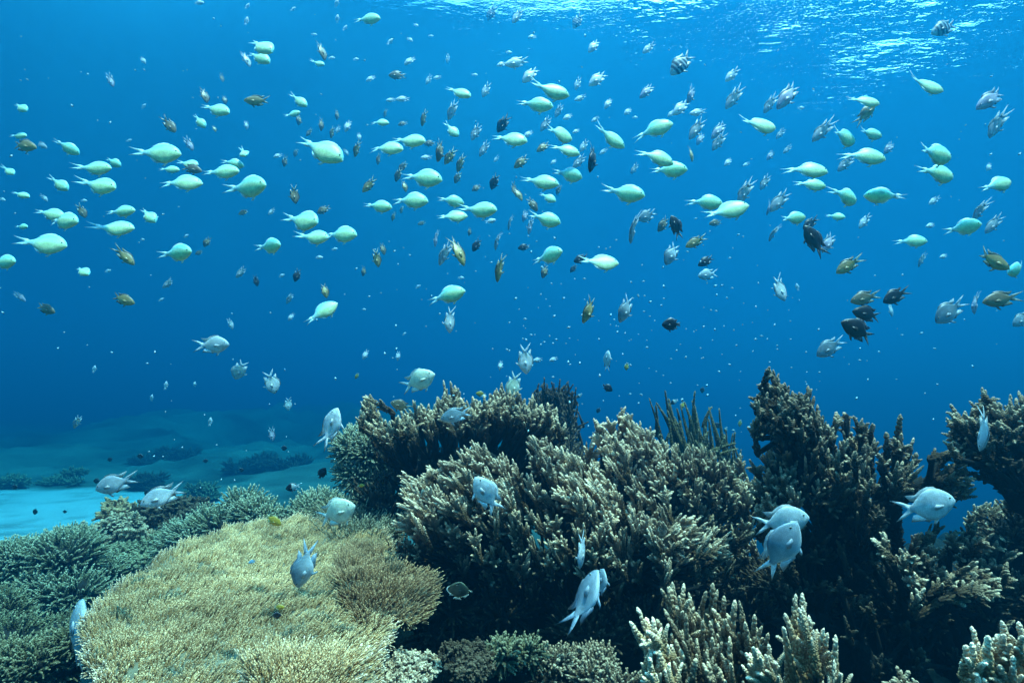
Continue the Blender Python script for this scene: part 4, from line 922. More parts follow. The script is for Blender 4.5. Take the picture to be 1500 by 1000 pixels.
# ---------------------------------------------------------------- the fish, one line each: kind, place and length in the picture, heading, roll, yaw
FISH = [
    ('g', 382, 67, 54, -35, 0, 0, None, 1, 'yellow-green fish nose down facing right, just under the surface above the table coral'),
    ('g', 378, 83, 42, -28, 0, 0, None, 1, 'yellow-green fish high above the table coral, third from left of five'),
    ('g', 315, 160, 48, -15, 0, 0, None, 1, 'yellow-green fish facing right, high above the table coral'),
    ('g', 292, 177, 27, -50, 0, 0, None, 1, 'yellow-green fish high above the table coral, leftmost of five'),
    ('g', 357, 224, 30, -45, 0, 20, None, 1, 'yellow-green fish nose down facing right, at mid height above the table coral'),
    ('g', 97, 215, 38, -30, 0, 0, None, 1, 'yellow-green fish at mid height above the bright sand, fifth from left of eight'),
    ('g', 229, 225, 68, 3, 0, 0, None, 1, 'yellow-green fish at mid height above the table coral, leftmost of eight'),
    ('g', 136, 247, 52, 5, 0, 0, None, 1, 'yellow-green fish at mid height above the bright sand, sixth from left of eight'),
    ('g', 165, 237, 27, -30, 0, 0, None, 1, 'yellow-green fish at mid height above the bright sand, rightmost of eight'),
    ('g', 275, 240, 32, -5, 0, 0, None, 1, 'yellow-green fish at mid height above the table coral, fourth from left of eight'),
    ('g', 247, 248, 30, 0, 0, 0, None, 1, 'yellow-green fish at mid height above the table coral, second from left of eight'),
    ('g', 340, 239, 32, -10, 0, 0, None, 1, 'yellow-green fish at mid height above the table coral, sixth from left of eight'),
    ('g', 323, 252, 54, 4, 0, 0, None, 1, 'yellow-green fish at mid height above the table coral, fifth from left of eight'),
    ('g', 537, 28, 42, 0, 0, 0, None, 1, 'yellow-green fish facing right, just under the surface above the shelf coral'),
    ('g', 465, 93, 24, -15, 0, 0, None, 1, 'yellow-green fish high above the shelf coral, left one of two'),
    ('g', 671, 135, 44, -25, 0, 0, None, 1, 'yellow-green fish nose down facing right, high above the bushy coral'),
    ('g', 437, 147, 32, -35, 0, 0, None, 1, 'yellow-green fish high above the table coral, rightmost of five'),
    ('g', 428, 168, 24, 22, 0, 0, None, 1, 'yellow-green fish nose up facing right, high above the table coral'),
    ('g', 556, 179, 29, -5, 0, 0, None, 1, 'yellow-green fish high above the shelf coral, right one of two'),
    ('g', 661, 190, 30, -45, 0, 0, None, 1, 'yellow-green fish at mid height above the bushy coral, second from left of eight'),
    ('g', 469, 218, 80, -27, 0, 0, None, 1, 'yellow-green fish nose down facing right, at mid height above the shelf coral'),
    ('g', 565, 216, 54, -8, 0, 0, None, 1, 'yellow-green fish at mid height above the shelf coral, second from left of five'),
    ('g', 598, 206, 59, -10, 0, 0, None, 1, 'yellow-green fish at mid height above the shelf coral, third from left of five'),
    ('g', 746, 203, 56, -12, 0, 0, None, 1, 'yellow-green fish at mid height above the bushy coral, third from left of eight'),
    ('g', 804, 133, 64, -12, 0, 0, None, 1, 'yellow-green fish high above the bushy coral, rightmost of three'),
    ('g', 783, 153, 54, -8, 0, 0, None, 1, 'yellow-green fish high above the bushy coral, second from left of three'),
    ('g', 818, 196, 52, -8, 0, 0, None, 1, 'yellow-green fish at mid height above the bushy coral, sixth from left of eight'),
    ('g', 892, 201, 54, -30, 0, 0, None, 1, 'yellow-green fish nose down facing right, at mid height above the staghorn coral'),
    ('g', 956, 190, 60, 15, 0, 0, None, 1, 'yellow-green fish at mid height above the staghorn coral, third from left of six'),
    ('g', 1108, 183, 64, -3, 0, 0, None, 1, 'yellow-green fish at mid height above the antler coral, leftmost of seven'),
    ('g', 827, 219, 46, -15, 0, 0, None, 1, 'yellow-green fish at mid height above the bushy coral, seventh from left of eight'),
    ('g', 960, 229, 58, -20, 0, 0, None, 1, 'yellow-green fish at mid height above the staghorn coral, fourth from left of six'),
    ('g', 979, 249, 56, -2, 0, 0, None, 1, 'yellow-green fish at mid height above the staghorn coral, fifth from left of six'),
    ('g', 831, 255, 46, -8, 0, 0, None, 1, 'yellow-green fish at mid height above the bushy coral, rightmost of eight'),
    ('g', 1353, 125, 60, -15, 0, 0, None, 1, 'yellow-green fish facing right, high above the ledge coral'),
    ('g', 1264, 148, 52, -10, 0, 0, None, 1, 'yellow-green fish facing right, high above the antler coral'),
    ('g', 1234, 200, 52, -12, 0, 0, None, 1, 'yellow-green fish at mid height above the antler coral, fourth from left of seven'),
    ('g', 1273, 196, 40, -10, 0, 0, None, 1, 'yellow-green fish at mid height above the antler coral, rightmost of seven'),
    ('g', 1264, 228, 64, -12, 0, 0, None, 1, 'yellow-green fish at mid height above the antler coral, sixth from left of seven'),
    ('g', 1367, 225, 68, -8, 0, 0, None, 1, 'yellow-green fish at mid height above the ledge coral, second from left of four'),
    ('g', 1371, 253, 66, -10, 0, 0, None, 1, 'yellow-green fish at mid height above the ledge coral, third from left of four'),
    ('g', 1180, 248, 62, -10, 0, 0, None, 1, 'yellow-green fish at mid height above the antler coral, second from left of seven'),
    ('g', 26, 199, 28, 0, 0, 0, None, 1, 'yellow-green fish at mid height above the bright sand, second from left of eight'),
    ('g', 30, 157, 28, -30, 0, 0, None, 1, 'yellow-green fish nose down facing right, high above the bright sand'),
    ('g', 12, 250, 25, -30, 0, 0, None, 1, 'yellow-green fish at mid height above the bright sand, leftmost of eight'),
    ('g', 30, 285, 27, -15, 0, 0, None, 1, 'yellow-green fish at mid height above the bright sand, third from left of eight'),
    ('g', 86, 269, 34, -35, 0, 0, None, 1, 'yellow-green fish at mid height above the bright sand, fourth from left of eight'),
    ('g', 143, 272, 63, -8, 0, 0, None, 1, 'yellow-green fish at mid height above the bright sand, seventh from left of eight'),
    ('g', 264, 267, 57, 3, 0, 0, None, 1, 'yellow-green fish at mid height above the table coral, third from left of eight'),
    ('g', 360, 275, 70, 3, 0, 0, None, 1, 'yellow-green fish at mid height above the table coral, rightmost of eight'),
    ('g', 72, 313, 44, -12, 0, 0, None, 1, 'yellow-green fish low in the school above the bright sand, fourth from left of eight'),
    ('g', 90, 323, 60, -5, 0, 0, None, 1, 'yellow-green fish low in the school above the bright sand, fifth from left of eight'),
    ('g', 176, 310, 44, 6, 0, 0, None, 1, 'yellow-green fish low in the school above the bright sand, rightmost of eight'),
    ('g', 217, 315, 38, -40, 0, 0, None, 1, 'yellow-green fish nose down facing right, low in the school above the table coral'),
    ('g', 165, 335, 62, 3, 0, 0, None, 1, 'yellow-green fish low in the school above the bright sand, seventh from left of eight'),
    ('g', 31, 332, 20, 0, 0, 0, None, 1, 'smallest yellow-green fish of a cluster low in the school above the bright sand'),
    ('g', 61, 357, 68, -3, 0, 0, None, 1, 'yellow-green fish low in the school above the bright sand, third from left of eight'),
    ('g', 4, 384, 46, 2, 0, 0, None, 1, 'yellow-green fish low in the school above the bright sand, leftmost of eight'),
    ('g', 120, 396, 31, -28, 0, 0, None, 1, 'yellow-green fish nose down facing right, low in the school above the bright sand'),
    ('g', 257, 371, 57, 5, 0, 0, None, 1, 'yellow-green fish low in the school above the table coral, second from left of four'),
    ('g', 617, 260, 62, -8, 0, 0, None, 1, 'yellow-green fish at mid height above the shelf coral, rightmost of five'),
    ('g', 600, 293, 54, -3, 0, 0, None, 1, 'yellow-green fish at mid height above the shelf coral, fourth from left of five'),
    ('g', 553, 302, 44, -5, 0, 0, None, 1, 'yellow-green fish low in the school above the shelf coral, rightmost of three'),
    ('g', 660, 294, 40, -5, 0, 0, None, 1, 'yellow-green fish at mid height above the bushy coral, leftmost of eight'),
    ('g', 700, 308, 62, -4, 0, 0, None, 1, 'yellow-green fish low in the school above the bushy coral, second from left of four'),
    ('g', 662, 317, 48, 6, 0, 0, None, 1, 'yellow-green fish low in the school above the bushy coral, leftmost of four'),
    ('g', 441, 323, 66, -10, 0, 0, None, 1, 'yellow-green fish low in the school above the table coral, rightmost of four'),
    ('g', 458, 348, 52, 0, 0, 0, None, 1, 'yellow-green fish low in the school above the shelf coral, leftmost of three'),
    ('g', 497, 343, 54, -3, 0, 0, None, 1, 'yellow-green fish low in the school above the shelf coral, second from left of three'),
    ('g', 393, 361, 48, 4, 0, 0, None, 1, 'yellow-green fish low in the school above the table coral, third from left of four'),
    ('g', 470, 458, 57, 38, 0, 0, None, 1, 'yellow-green fish nose up facing right, beneath the school above the shelf coral'),
    ('g', 653, 433, 58, 15, 0, 0, None, 1, 'yellow-green fish facing right, beneath the school above the bushy coral'),
    ('g', 790, 266, 58, -12, 0, 0, None, 1, 'yellow-green fish at mid height above the bushy coral, fourth from left of eight'),
    ('g', 802, 289, 28, -30, 0, 0, None, 1, 'yellow-green fish at mid height above the bushy coral, fifth from left of eight'),
    ('g', 797, 321, 52, -12, 0, 0, None, 1, 'yellow-green fish low in the school above the bushy coral, third from left of four'),
    ('g', 801, 376, 55, 17, 0, 0, None, 1, 'yellow-green fish low in the school above the bushy coral, rightmost of four'),
    ('g', 876, 384, 60, -2, 0, 0, None, 1, 'yellow-green fish low in the school above the staghorn coral, left one of two'),
    ('g', 913, 283, 66, -14, 0, 0, None, 1, 'yellow-green fish at mid height above the staghorn coral, second from left of six'),
    ('g', 1032, 296, 52, -5, 0, 0, None, 1, 'yellow-green fish at mid height above the staghorn coral, rightmost of six'),
    ('g', 1062, 310, 68, 15, 0, 0, None, 1, 'yellow-green fish low in the school above the staghorn coral, right one of two'),
    ('g', 1186, 270, 46, -10, 0, 0, None, 1, 'yellow-green fish at mid height above the antler coral, third from left of seven'),
    ('g', 1237, 286, 56, -18, 0, 0, None, 1, 'yellow-green fish at mid height above the antler coral, fifth from left of seven'),
    ('g', 1297, 287, 54, 172, 0, 0, None, 1, 'yellow-green fish facing left, at mid height above the ledge coral'),
    ('g', 1459, 271, 56, 15, 0, 0, None, 1, 'yellow-green fish at mid height above the ledge coral, rightmost of four'),
    ('g', 1160, 320, 44, 8, 0, 0, None, 1, 'largest yellow-green fish of a cluster low in the school above the antler coral'),
    ('g', 1223, 317, 27, -15, 0, 0, None, 1, 'smallest yellow-green fish of a cluster low in the school above the antler coral'),
    ('g', 1408, 334, 46, 12, 0, 0, None, 1, 'yellow-green fish low in the school above the ledge coral, second from left of three'),
    ('g', 1492, 393, 46, 200, 0, 0, None, 1, 'yellow-green fish facing left, low in the school above the ledge coral'),
    ('g', 1334, 353, 40, -4, 0, 15, None, 1, 'yellow-green fish low in the school above the ledge coral, leftmost of three'),
    ('d', 300, 139, 25, -75, 55, 0, None, 1, 'largest brown fish of a cluster high above the table coral'),
    ('d', 329, 146, 15, -80, 30, 0, None, 1, 'brown fish high above the table coral, third from left of four'),
    ('d', 325, 114, 13, -75, 50, 0, None, 1, 'brown fish high above the table coral, second from left of four'),
    ('o', 378, 148, 42, 176, 0, 0, None, 1, 'olive-brown fish facing left, high above the table coral'),
    ('d', 248, 183, 30, -50, 15, 0, None, 1, 'brown fish nose down facing right, at mid height above the table coral'),
    ('d', 314, 188, 13, -70, 40, 0, None, 1, 'brown fish at mid height above the table coral, third from left of six'),
    ('d', 34, 213, 40, -8, 0, 0, None, 1, 'brown fish facing right, at mid height above the bright sand'),
    ('d', 280, 247, 32, -12, 0, 0, None, 1, 'brown fish facing right, at mid height above the table coral'),
    ('d', 472, 74, 31, -76, 60, 0, None, 1, 'brown fish diving, just under the surface above the shelf coral'),
    ('d', 582, 110, 27, 182, 0, 0, None, 1, 'brown fish facing left, high above the shelf coral'),
    ('d', 590, 181, 15, 200, 0, 0, None, 1, 'brown fish at mid height above the shelf coral, eighth from left of eleven'),
    ('d', 620, 173, 25, 260, 60, 0, None, 1, 'brown fish high above the shelf coral, rightmost of four'),
    ('d', 564, 166, 13, 255, 55, 0, None, 1, 'brown fish high above the shelf coral, second from left of four'),
    ('n', 737, 181, 30, 235, 25, 0, None, 1, 'blackish fish nose down facing left, at mid height above the bushy coral'),
    ('d', 453, 194, 15, 230, 0, 0, None, 1, 'brown fish at mid height above the shelf coral, leftmost of eleven'),
    ('d', 471, 182, 21, 265, 65, 0, None, 1, 'brown fish at mid height above the shelf coral, second from left of eleven'),
    ('d', 494, 168, 16, 262, 65, 0, None, 1, 'brown fish high above the shelf coral, leftmost of four'),
    ('d', 438, 175, 18, 260, 60, 0, None, 1, 'brown fish high above the table coral, rightmost of four'),
    ('d', 486, 194, 18, 262, 65, 0, None, 1, 'brown fish at mid height above the shelf coral, third from left of eleven'),
    ('d', 522, 218, 25, 258, 60, 0, None, 1, 'brown fish at mid height above the shelf coral, fourth from left of eleven'),
    ('d', 417, 236, 17, 262, 55, 0, None, 1, 'brown fish at mid height above the table coral, fourth from left of six'),
    ('d', 433, 224, 13, 250, 40, 0, None, 1, 'brown fish at mid height above the table coral, rightmost of six'),
    ('d', 630, 210, 18, 185, 0, 0, None, 1, 'brown fish at mid height above the shelf coral, rightmost of eleven'),
    ('d', 645, 220, 36, 255, 60, 0, None, 1, 'largest brown fish of a cluster at mid height above the bushy coral'),
    ('d', 659, 229, 28, 235, 20, 0, None, 1, 'brown fish at mid height above the bushy coral, second from left of nine'),
    ('d', 674, 239, 27, 252, 50, 0, None, 1, 'brown fish at mid height above the bushy coral, fourth from left of nine'),
    ('d', 554, 233, 17, 262, 60, 0, None, 1, 'brown fish at mid height above the shelf coral, sixth from left of eleven'),
    ('d', 590, 244, 18, 225, 20, 0, None, 1, 'brown fish at mid height above the shelf coral, ninth from left of eleven'),
    ('o', 764, 237, 30, 218, 15, 0, None, 1, 'olive-brown fish at mid height above the bushy coral, left one of two'),
    ('o', 796, 215, 26, 215, 0, 0, None, 1, 'olive-brown fish at mid height above the bushy coral, right one of two'),
    ('n', 869, 231, 46, 255, 55, 0, None, 1, 'blackish fish diving, at mid height above the staghorn coral'),
    ('o', 1013, 225, 26, 275, 45, 0, None, 1, 'olive-brown fish diving, at mid height above the staghorn coral'),
    ('o', 1268, 167, 40, 48, 0, 0, None, 1, 'olive-brown fish nose up facing right, high above the antler coral'),
    ('d', 120, 309, 23, -60, 20, 0, None, 1, 'brown fish diving, low in the school above the bright sand'),
    ('o', 183, 375, 38, -42, 15, 0, None, 1, 'olive-brown fish nose down facing right, low in the school above the bright sand'),
    ('d', 303, 354, 17, 240, 20, 0, None, 1, 'brown fish diving, low in the school above the table coral'),
    ('d', 357, 311, 17, 200, 20, 0, None, 1, 'brown fish low in the school above the table coral, rightmost of three'),
    ('d', 179, 438, 40, -18, 0, 0, None, 1, 'brown fish beneath the school above the bright sand, right one of two'),
    ('d', 66, 452, 32, -20, 0, 0, None, 1, 'brown fish beneath the school above the bright sand, left one of two'),
    ('n', 375, 411, 17, -75, 30, 0, None, 1, 'blackish fish low in the school above the table coral, left one of two'),
    ('d', 292, 370, 13, 200, 0, 0, None, 1, 'smallest brown fish of a cluster low in the school above the table coral'),
    ('d', 431, 285, 28, -80, 40, 0, None, 1, 'brown fish at mid height above the table coral, fifth from left of six'),
    ('d', 474, 307, 21, 210, 0, 0, None, 1, 'brown fish nose down facing left, low in the school above the shelf coral'),
    ('d', 541, 271, 30, 225, 0, 0, None, 1, 'brown fish at mid height above the shelf coral, fifth from left of eleven'),
    ('d', 593, 272, 20, -80, 40, 0, None, 1, 'brown fish at mid height above the shelf coral, tenth from left of eleven'),
    ('d', 583, 256, 22, 250, 45, 0, None, 1, 'brown fish at mid height above the shelf coral, seventh from left of eleven'),
    ('o', 552, 378, 27, -78, 20, 0, None, 1, 'olive-brown fish diving, low in the school above the shelf coral'),
    ('d', 561, 364, 19, -78, 30, 0, None, 1, 'brown fish low in the school above the shelf coral, third from left of six'),
    ('d', 533, 397, 16, 258, 55, 0, None, 1, 'brown fish low in the school above the shelf coral, second from left of six'),
    ('d', 688, 339, 14, 255, 45, 0, None, 1, 'smallest brown fish of a cluster low in the school above the bushy coral'),
    ('d', 588, 307, 12, 255, 45, 0, None, 1, 'brown fish low in the school above the shelf coral, fifth from left of six'),
    ('d', 576, 317, 15, 258, 55, 0, None, 1, 'brown fish low in the school above the shelf coral, fourth from left of six'),
    ('d', 618, 327, 13, 195, 0, 0, None, 1, 'brown fish facing left, low in the school above the shelf coral'),
    ('o', 671, 366, 50, -68, 45, 0, None, 1, 'olive-brown fish low in the school above the bushy coral, left one of two'),
    ('n', 698, 359, 22, 238, 0, 0, None, 1, 'blackish fish low in the school above the bushy coral, leftmost of four'),
    ('o', 731, 392, 44, -98, 55, 0, None, 1, 'olive-brown fish low in the school above the bushy coral, right one of two'),
    ('d', 670, 260, 19, 245, 25, 0, None, 1, 'brown fish at mid height above the bushy coral, third from left of nine'),
    ('d', 698, 275, 17, 215, 0, 0, None, 1, 'brown fish at mid height above the bushy coral, fifth from left of nine'),
    ('n', 724, 266, 26, 248, 25, 0, None, 1, 'blackish fish diving, at mid height above the bushy coral'),
    ('d', 753, 277, 22, -70, 40, 0, None, 1, 'brown fish at mid height above the bushy coral, sixth from left of nine'),
    ('n', 435, 403, 20, 250, 30, 0, None, 1, 'blackish fish low in the school above the table coral, right one of two'),
    ('d', 476, 425, 24, -76, 30, 0, None, 1, 'brown fish diving, beneath the school above the shelf coral'),
    ('d', 759, 283, 25, -62, 30, 0, None, 1, 'brown fish at mid height above the bushy coral, seventh from left of nine'),
    ('d', 780, 299, 26, -55, 0, 0, None, 1, 'brown fish nose down facing right, at mid height above the bushy coral'),
    ('d', 818, 278, 16, 250, 30, 0, None, 1, 'brown fish at mid height above the bushy coral, rightmost of nine'),
    ('n', 768, 362, 20, 190, 0, 0, None, 1, 'blackish fish low in the school above the bushy coral, second from left of four'),
    ('d', 798, 397, 22, 250, 15, 0, None, 1, 'largest brown fish of a cluster low in the school above the bushy coral'),
    ('n', 851, 379, 24, 200, 0, 0, None, 1, 'blackish fish low in the school above the bushy coral, rightmost of four'),
    ('n', 840, 393, 16, 230, 0, 0, None, 1, 'blackish fish low in the school above the bushy coral, third from left of four'),
    ('d', 972, 328, 28, 232, 20, 0, None, 1, 'brown fish low in the school above the staghorn coral, leftmost of three'),
    ('n', 991, 333, 38, 112, 0, 0, None, 1, 'blackish fish rising, low in the school above the staghorn coral'),
    ('d', 1019, 354, 34, 206, 0, 0, None, 1, 'brown fish low in the school above the staghorn coral, second from left of three'),
    ('n', 1035, 382, 28, 208, 0, 0, None, 1, 'blackish fish nose down facing left, low in the school above the staghorn coral'),
    ('o', 863, 454, 44, 243, 35, 0, None, 1, 'olive-brown fish diving, beneath the school above the staghorn coral'),
    ('n', 1187, 327, 28, 218, 0, 0, None, 1, 'blackish fish nose down facing left, low in the school above the antler coral'),
    ('n', 1193, 354, 56, 118, 0, 0, None, 1, 'large blackish fish nose up, tail down, above the antler coral'),
    ('d', 1243, 388, 44, 212, 0, 0, None, 1, 'brown fish nose down facing left, low in the school above the antler coral'),
    ('o', 1452, 381, 60, -24, 0, 0, None, 1, 'olive-brown fish nose down facing right, low in the school above the ledge coral'),
    ('d', 1267, 436, 46, 194, 0, 0, None, 1, 'brown fish facing left, beneath the school above the antler coral'),
    ('n', 1272, 460, 48, 168, 0, 0, None, 1, 'blackish fish facing left, beneath the school above the antler coral'),
    ('n', 1259, 484, 62, 152, 0, 0, None, 1, 'blackish fish nose up facing left, beneath the school above the antler coral'),
    ('n', 1312, 433, 42, 206, 0, 0, None, 1, 'blackish fish nose down facing left, beneath the school above the ledge coral'),
    ('d', 1467, 438, 56, 188, 0, 0, None, 1, 'brown fish facing left, beneath the school above the ledge coral'),
    ('d', 1049, 326, 22, 190, 0, 0, None, 1, 'brown fish facing left, low in the school above the staghorn coral'),
    ('d', 588, 594, 34, 160, 0, 0, None, 1, 'brown fish peeping out just above the shelf coral rim'),
    ('b', 361, 86, 28, -68, 55, 0, None, 1, 'slim grey fish diving, high above the table coral'),
    ('b', 361, 183, 16, -85, 40, 0, None, 1, 'smallest slim grey fish of a cluster at mid height above the table coral'),
    ('b', 277, 211, 24, -60, 20, 0, None, 1, 'largest slim grey fish of a cluster at mid height above the table coral'),
    ('b', 162, 118, 22, -68, 30, 0, None, 1, 'slim grey fish diving, high above the bright sand'),
    ('b', 60, 212, 22, -30, 0, 0, None, 1, 'slim grey fish nose down facing right, at mid height above the bright sand'),
    ('b', 662, 162, 30, 248, 20, 0, None, 1, 'largest slim grey fish of a cluster high above the bushy coral'),
    ('b', 697, 194, 28, 240, 0, 0, None, 1, 'slim grey fish diving, at mid height above the bushy coral'),
    ('b', 709, 218, 26, 238, 0, 0, None, 1, 'slim grey fish at mid height above the bushy coral, second from left of four'),
    ('b', 948, 133, 32, 225, 0, 0, None, 1, 'slim grey fish high above the staghorn coral, leftmost of three'),
    ('b', 1013, 138, 32, 245, 35, 0, None, 1, 'slim grey fish diving, high above the staghorn coral'),
    ('b', 1074, 144, 38, 235, 0, 0, None, 1, 'slim grey fish high above the staghorn coral, rightmost of three'),
    ('b', 818, 163, 22, 240, 0, 0, None, 1, 'smallest slim grey fish of a cluster high above the bushy coral'),
    ('b', 799, 182, 26, 235, 0, 0, None, 1, 'slim grey fish at mid height above the bushy coral, third from left of four'),
    ('b', 1020, 189, 38, 235, 0, 0, None, 1, 'slim grey fish at mid height above the staghorn coral, second from left of five'),
    ('b', 1026, 203, 22, 240, 0, 0, None, 1, 'slim grey fish diving, at mid height above the staghorn coral'),
    ('b', 1053, 190, 34, 230, 0, 0, None, 1, 'slim grey fish at mid height above the staghorn coral, rightmost of five'),
    ('b', 1052, 208, 32, 235, 0, 0, None, 1, 'slim grey fish at mid height above the staghorn coral, fourth from left of five'),
    ('b', 1127, 153, 32, 238, 0, 0, None, 1, 'smallest slim grey fish of a cluster high above the antler coral'),
    ('b', 848, 237, 26, 225, 0, 0, None, 1, 'slim grey fish at mid height above the bushy coral, rightmost of four'),
    ('b', 929, 247, 18, 235, 0, 0, None, 1, 'slim grey fish at mid height above the staghorn coral, leftmost of five'),
    ('b', 1155, 139, 54, 230, 0, 0, None, 1, 'largest slim grey fish of a cluster high above the antler coral'),
    ('b', 1453, 144, 56, 213, 0, 0, None, 1, 'slim grey fish nose down facing left, high above the ledge coral'),
    ('b', 1459, 182, 44, 243, 0, 0, None, 1, 'slim grey fish diving, at mid height above the ledge coral'),
    ('b', 1204, 192, 42, 226, 0, 0, None, 1, 'slim grey fish at mid height above the antler coral, seventh from left of eight'),
    ('b', 1143, 196, 20, 230, 0, 0, None, 1, 'slim grey fish at mid height above the antler coral, fifth from left of eight'),
    ('b', 1153, 219, 18, 225, 0, 0, None, 1, 'slim grey fish at mid height above the antler coral, sixth from left of eight'),
    ('b', 1129, 227, 20, 232, 0, 0, None, 1, 'slim grey fish at mid height above the antler coral, third from left of eight'),
    ('b', 1303, 216, 26, 228, 0, 0, None, 1, 'slim grey fish nose down facing left, at mid height above the ledge coral'),
    ('b', 1238, 240, 32, 225, 0, 0, None, 1, 'slim grey fish at mid height above the antler coral, rightmost of eight'),
    ('b', 247, 415, 22, 215, 0, 0, None, 1, 'slim grey fish low in the school above the table coral, left one of two'),
    ('b', 353, 399, 22, 225, 0, 0, None, 1, 'slim grey fish low in the school above the table coral, right one of two'),
    ('b', 651, 371, 38, 246, 40, 0, None, 1, 'largest slim grey fish of a cluster low in the school above the bushy coral'),
    ('b', 776, 331, 26, 265, 50, 0, None, 1, 'slim grey fish low in the school above the bushy coral, rightmost of five'),
    ('b', 769, 316, 20, 250, 20, 0, None, 1, 'slim grey fish low in the school above the bushy coral, fourth from left of five'),
    ('b', 926, 333, 48, 264, 60, 0, None, 1, 'slim grey fish diving, low in the school above the staghorn coral'),
    ('u', 948, 316, 30, 205, 0, 0, None, 1, 'blue-grey fish nose down facing left, low in the school above the staghorn coral'),
    ('u', 984, 371, 38, 240, 0, 0, None, 1, 'blue-grey fish diving, low in the school above the staghorn coral'),
    ('b', 1090, 281, 42, 244, 10, 0, None, 1, 'slim grey fish at mid height above the antler coral, leftmost of eight'),
    ('b', 1120, 267, 26, 240, 0, 0, None, 1, 'slim grey fish at mid height above the antler coral, second from left of eight'),
    ('b', 1141, 295, 40, 228, 0, 0, None, 1, 'slim grey fish at mid height above the antler coral, fourth from left of eight'),
    ('b', 1127, 304, 24, 250, 50, 0, None, 1, 'slim grey fish low in the school above the antler coral, leftmost of three'),
    ('b', 1214, 355, 36, 236, 0, 0, None, 1, 'slim grey fish nose down facing left, low in the school above the antler coral'),
    ('b', 1132, 341, 28, 246, 45, 0, None, 1, 'slim grey fish low in the school above the antler coral, second from left of three'),
    ('b', 1434, 308, 38, 240, 20, 0, None, 1, 'slim grey fish low in the school above the ledge coral, second from left of three'),
    ('b', 1455, 328, 36, 228, 0, 0, None, 1, 'slim grey fish nose down facing left, low in the school above the ledge coral'),
    ('b', 1350, 380, 24, 245, 20, 0, None, 1, 'smallest slim grey fish of a cluster low in the school above the ledge coral'),
    ('u', 917, 452, 46, 243, 20, 0, None, 1, 'blue-grey fish diving, beneath the school above the staghorn coral'),
    ('u', 1391, 455, 52, 218, 0, 0, None, 1, 'blue-grey fish nose down facing left, beneath the school above the ledge coral'),
    ('b', 1427, 443, 36, 270, 72, 0, None, 1, 'slim grey fish diving, beneath the school above the ledge coral'),
    ('e', 1497, 467, 34, 215, 0, 0, None, 1, 'grey fish with dark-edged fins nose down facing left, beneath the school above the ledge coral'),
    ('u', 1216, 508, 46, 212, 0, 0, None, 1, 'blue-grey fish nose down facing left, beneath the school above the antler coral'),
    ('b', 638, 349, 26, 268, 72, 0, None, 1, 'slim grey fish diving, low in the school above the shelf coral'),
    ('b', 727, 353, 28, 264, 72, 0, None, 1, 'slim grey fish low in the school above the bushy coral, second from left of five'),
    ('b', 746, 326, 22, 264, 68, 0, None, 1, 'slim grey fish low in the school above the bushy coral, third from left of five'),
    ('b', 424, 437, 18, 240, 30, 0, None, 1, 'slim grey fish diving, beneath the school above the table coral'),
    ('b', 113, 617, 22, 245, 40, 0, None, 1, 'slim grey fish diving, down near the bright sand'),
    ('b', 30, 435, 20, -40, 0, 0, None, 1, 'slim grey fish nose down facing right, beneath the school above the bright sand'),
    ('b', 398, 635, 22, -80, 40, 0, None, 1, 'slim grey fish diving, down near the table coral'),
    ('s', 846, 31, 26, 240, 0, 0, None, 1, 'small dark-striped fish near the surface, short and steeply tilted'),
    ('s', 999, 92, 50, 226, 0, 0, None, 1, 'dark-striped fish nosing down, the clearest of its kind, below the surface glints'),
    ('s', 1385, 40, 46, 203, 0, 0, None, 1, 'dark-striped pale-bodied fish just beneath the bright surface glints'),
    ('s', 720, 19, 24, 240, 0, 0, None, 1, 'faint dark-striped fish far off near the surface'),
    ('p', 311, 505, 48, 4, 0, 0, 1, 1, 'pale silvery fish with ragged tail fins hovering alone in blue water above the sand'),
    ('p', 351, 541, 32, 242, 30, 0, None, 1, 'pale silvery fish beneath the school above the table coral, left one of two'),
    ('p', 398, 559, 36, -72, 20, 0, None, 1, 'pale silvery fish beneath the school above the table coral, right one of two'),
    ('p', 422, 591, 20, -85, 50, 0, None, 1, 'pale silvery fish diving, down near the table coral'),
    ('p', 485, 627, 64, 74, 30, 0, 1, 1, 'lilac-white fish standing on its dark tail beside the tall grey-green bush coral'),
    ('c', 611, 558, 54, 25, 0, 0, None, 1, 'cream fish with a dark-edged tail just above the pale rim of the shelf coral'),
    ('u', 668, 608, 46, 192, 0, 0, None, 1, 'blue-grey fish facing left in front of the pale rim of the shelf coral'),
    ('p', 714, 725, 66, 122, 0, 0, 2, 1, 'blue-white fish head up in front of the bottlebrush coral sprays'),
    ('c', 491, 751, 64, 24, 0, 0, None, 1, 'cream fish with a long trailing fin at the upper edge of the table coral'),
    ('c', 752, 563, 40, -100, 25, 0, None, 1, 'cream-coloured fish diving, down near the bushy coral'),
    ('p', 769, 525, 46, -82, 25, 0, 1, 1, 'pale silvery fish beneath the school above the bushy coral, right one of two'),
    ('p', 889, 529, 32, 84, 70, 0, None, 1, 'pale silvery fish rising, beneath the school above the staghorn coral'),
    ('p', 658, 468, 40, -86, 55, 0, None, 1, 'pale silvery fish beneath the school above the bushy coral, left one of two'),
    ('p', 1141, 422, 42, -62, 25, 0, None, 1, 'pale silvery fish diving, beneath the school above the antler coral'),
    ('p', 1037, 402, 30, 188, 0, 0, None, 1, 'pale silvery fish facing left, low in the school above the staghorn coral'),
    ('p', 1305, 453, 22, -80, 30, 0, None, 1, 'pale silvery fish diving, beneath the school above the ledge coral'),
    ('p', 1443, 628, 66, -102, 62, 0, 1, 0.8, 'thin white fish diving head first before the ledge coral'),
    ('p', 1356, 741, 86, 14, 0, 0, 0, 1, 'round bright pale fish facing right in front of the antler coral'),
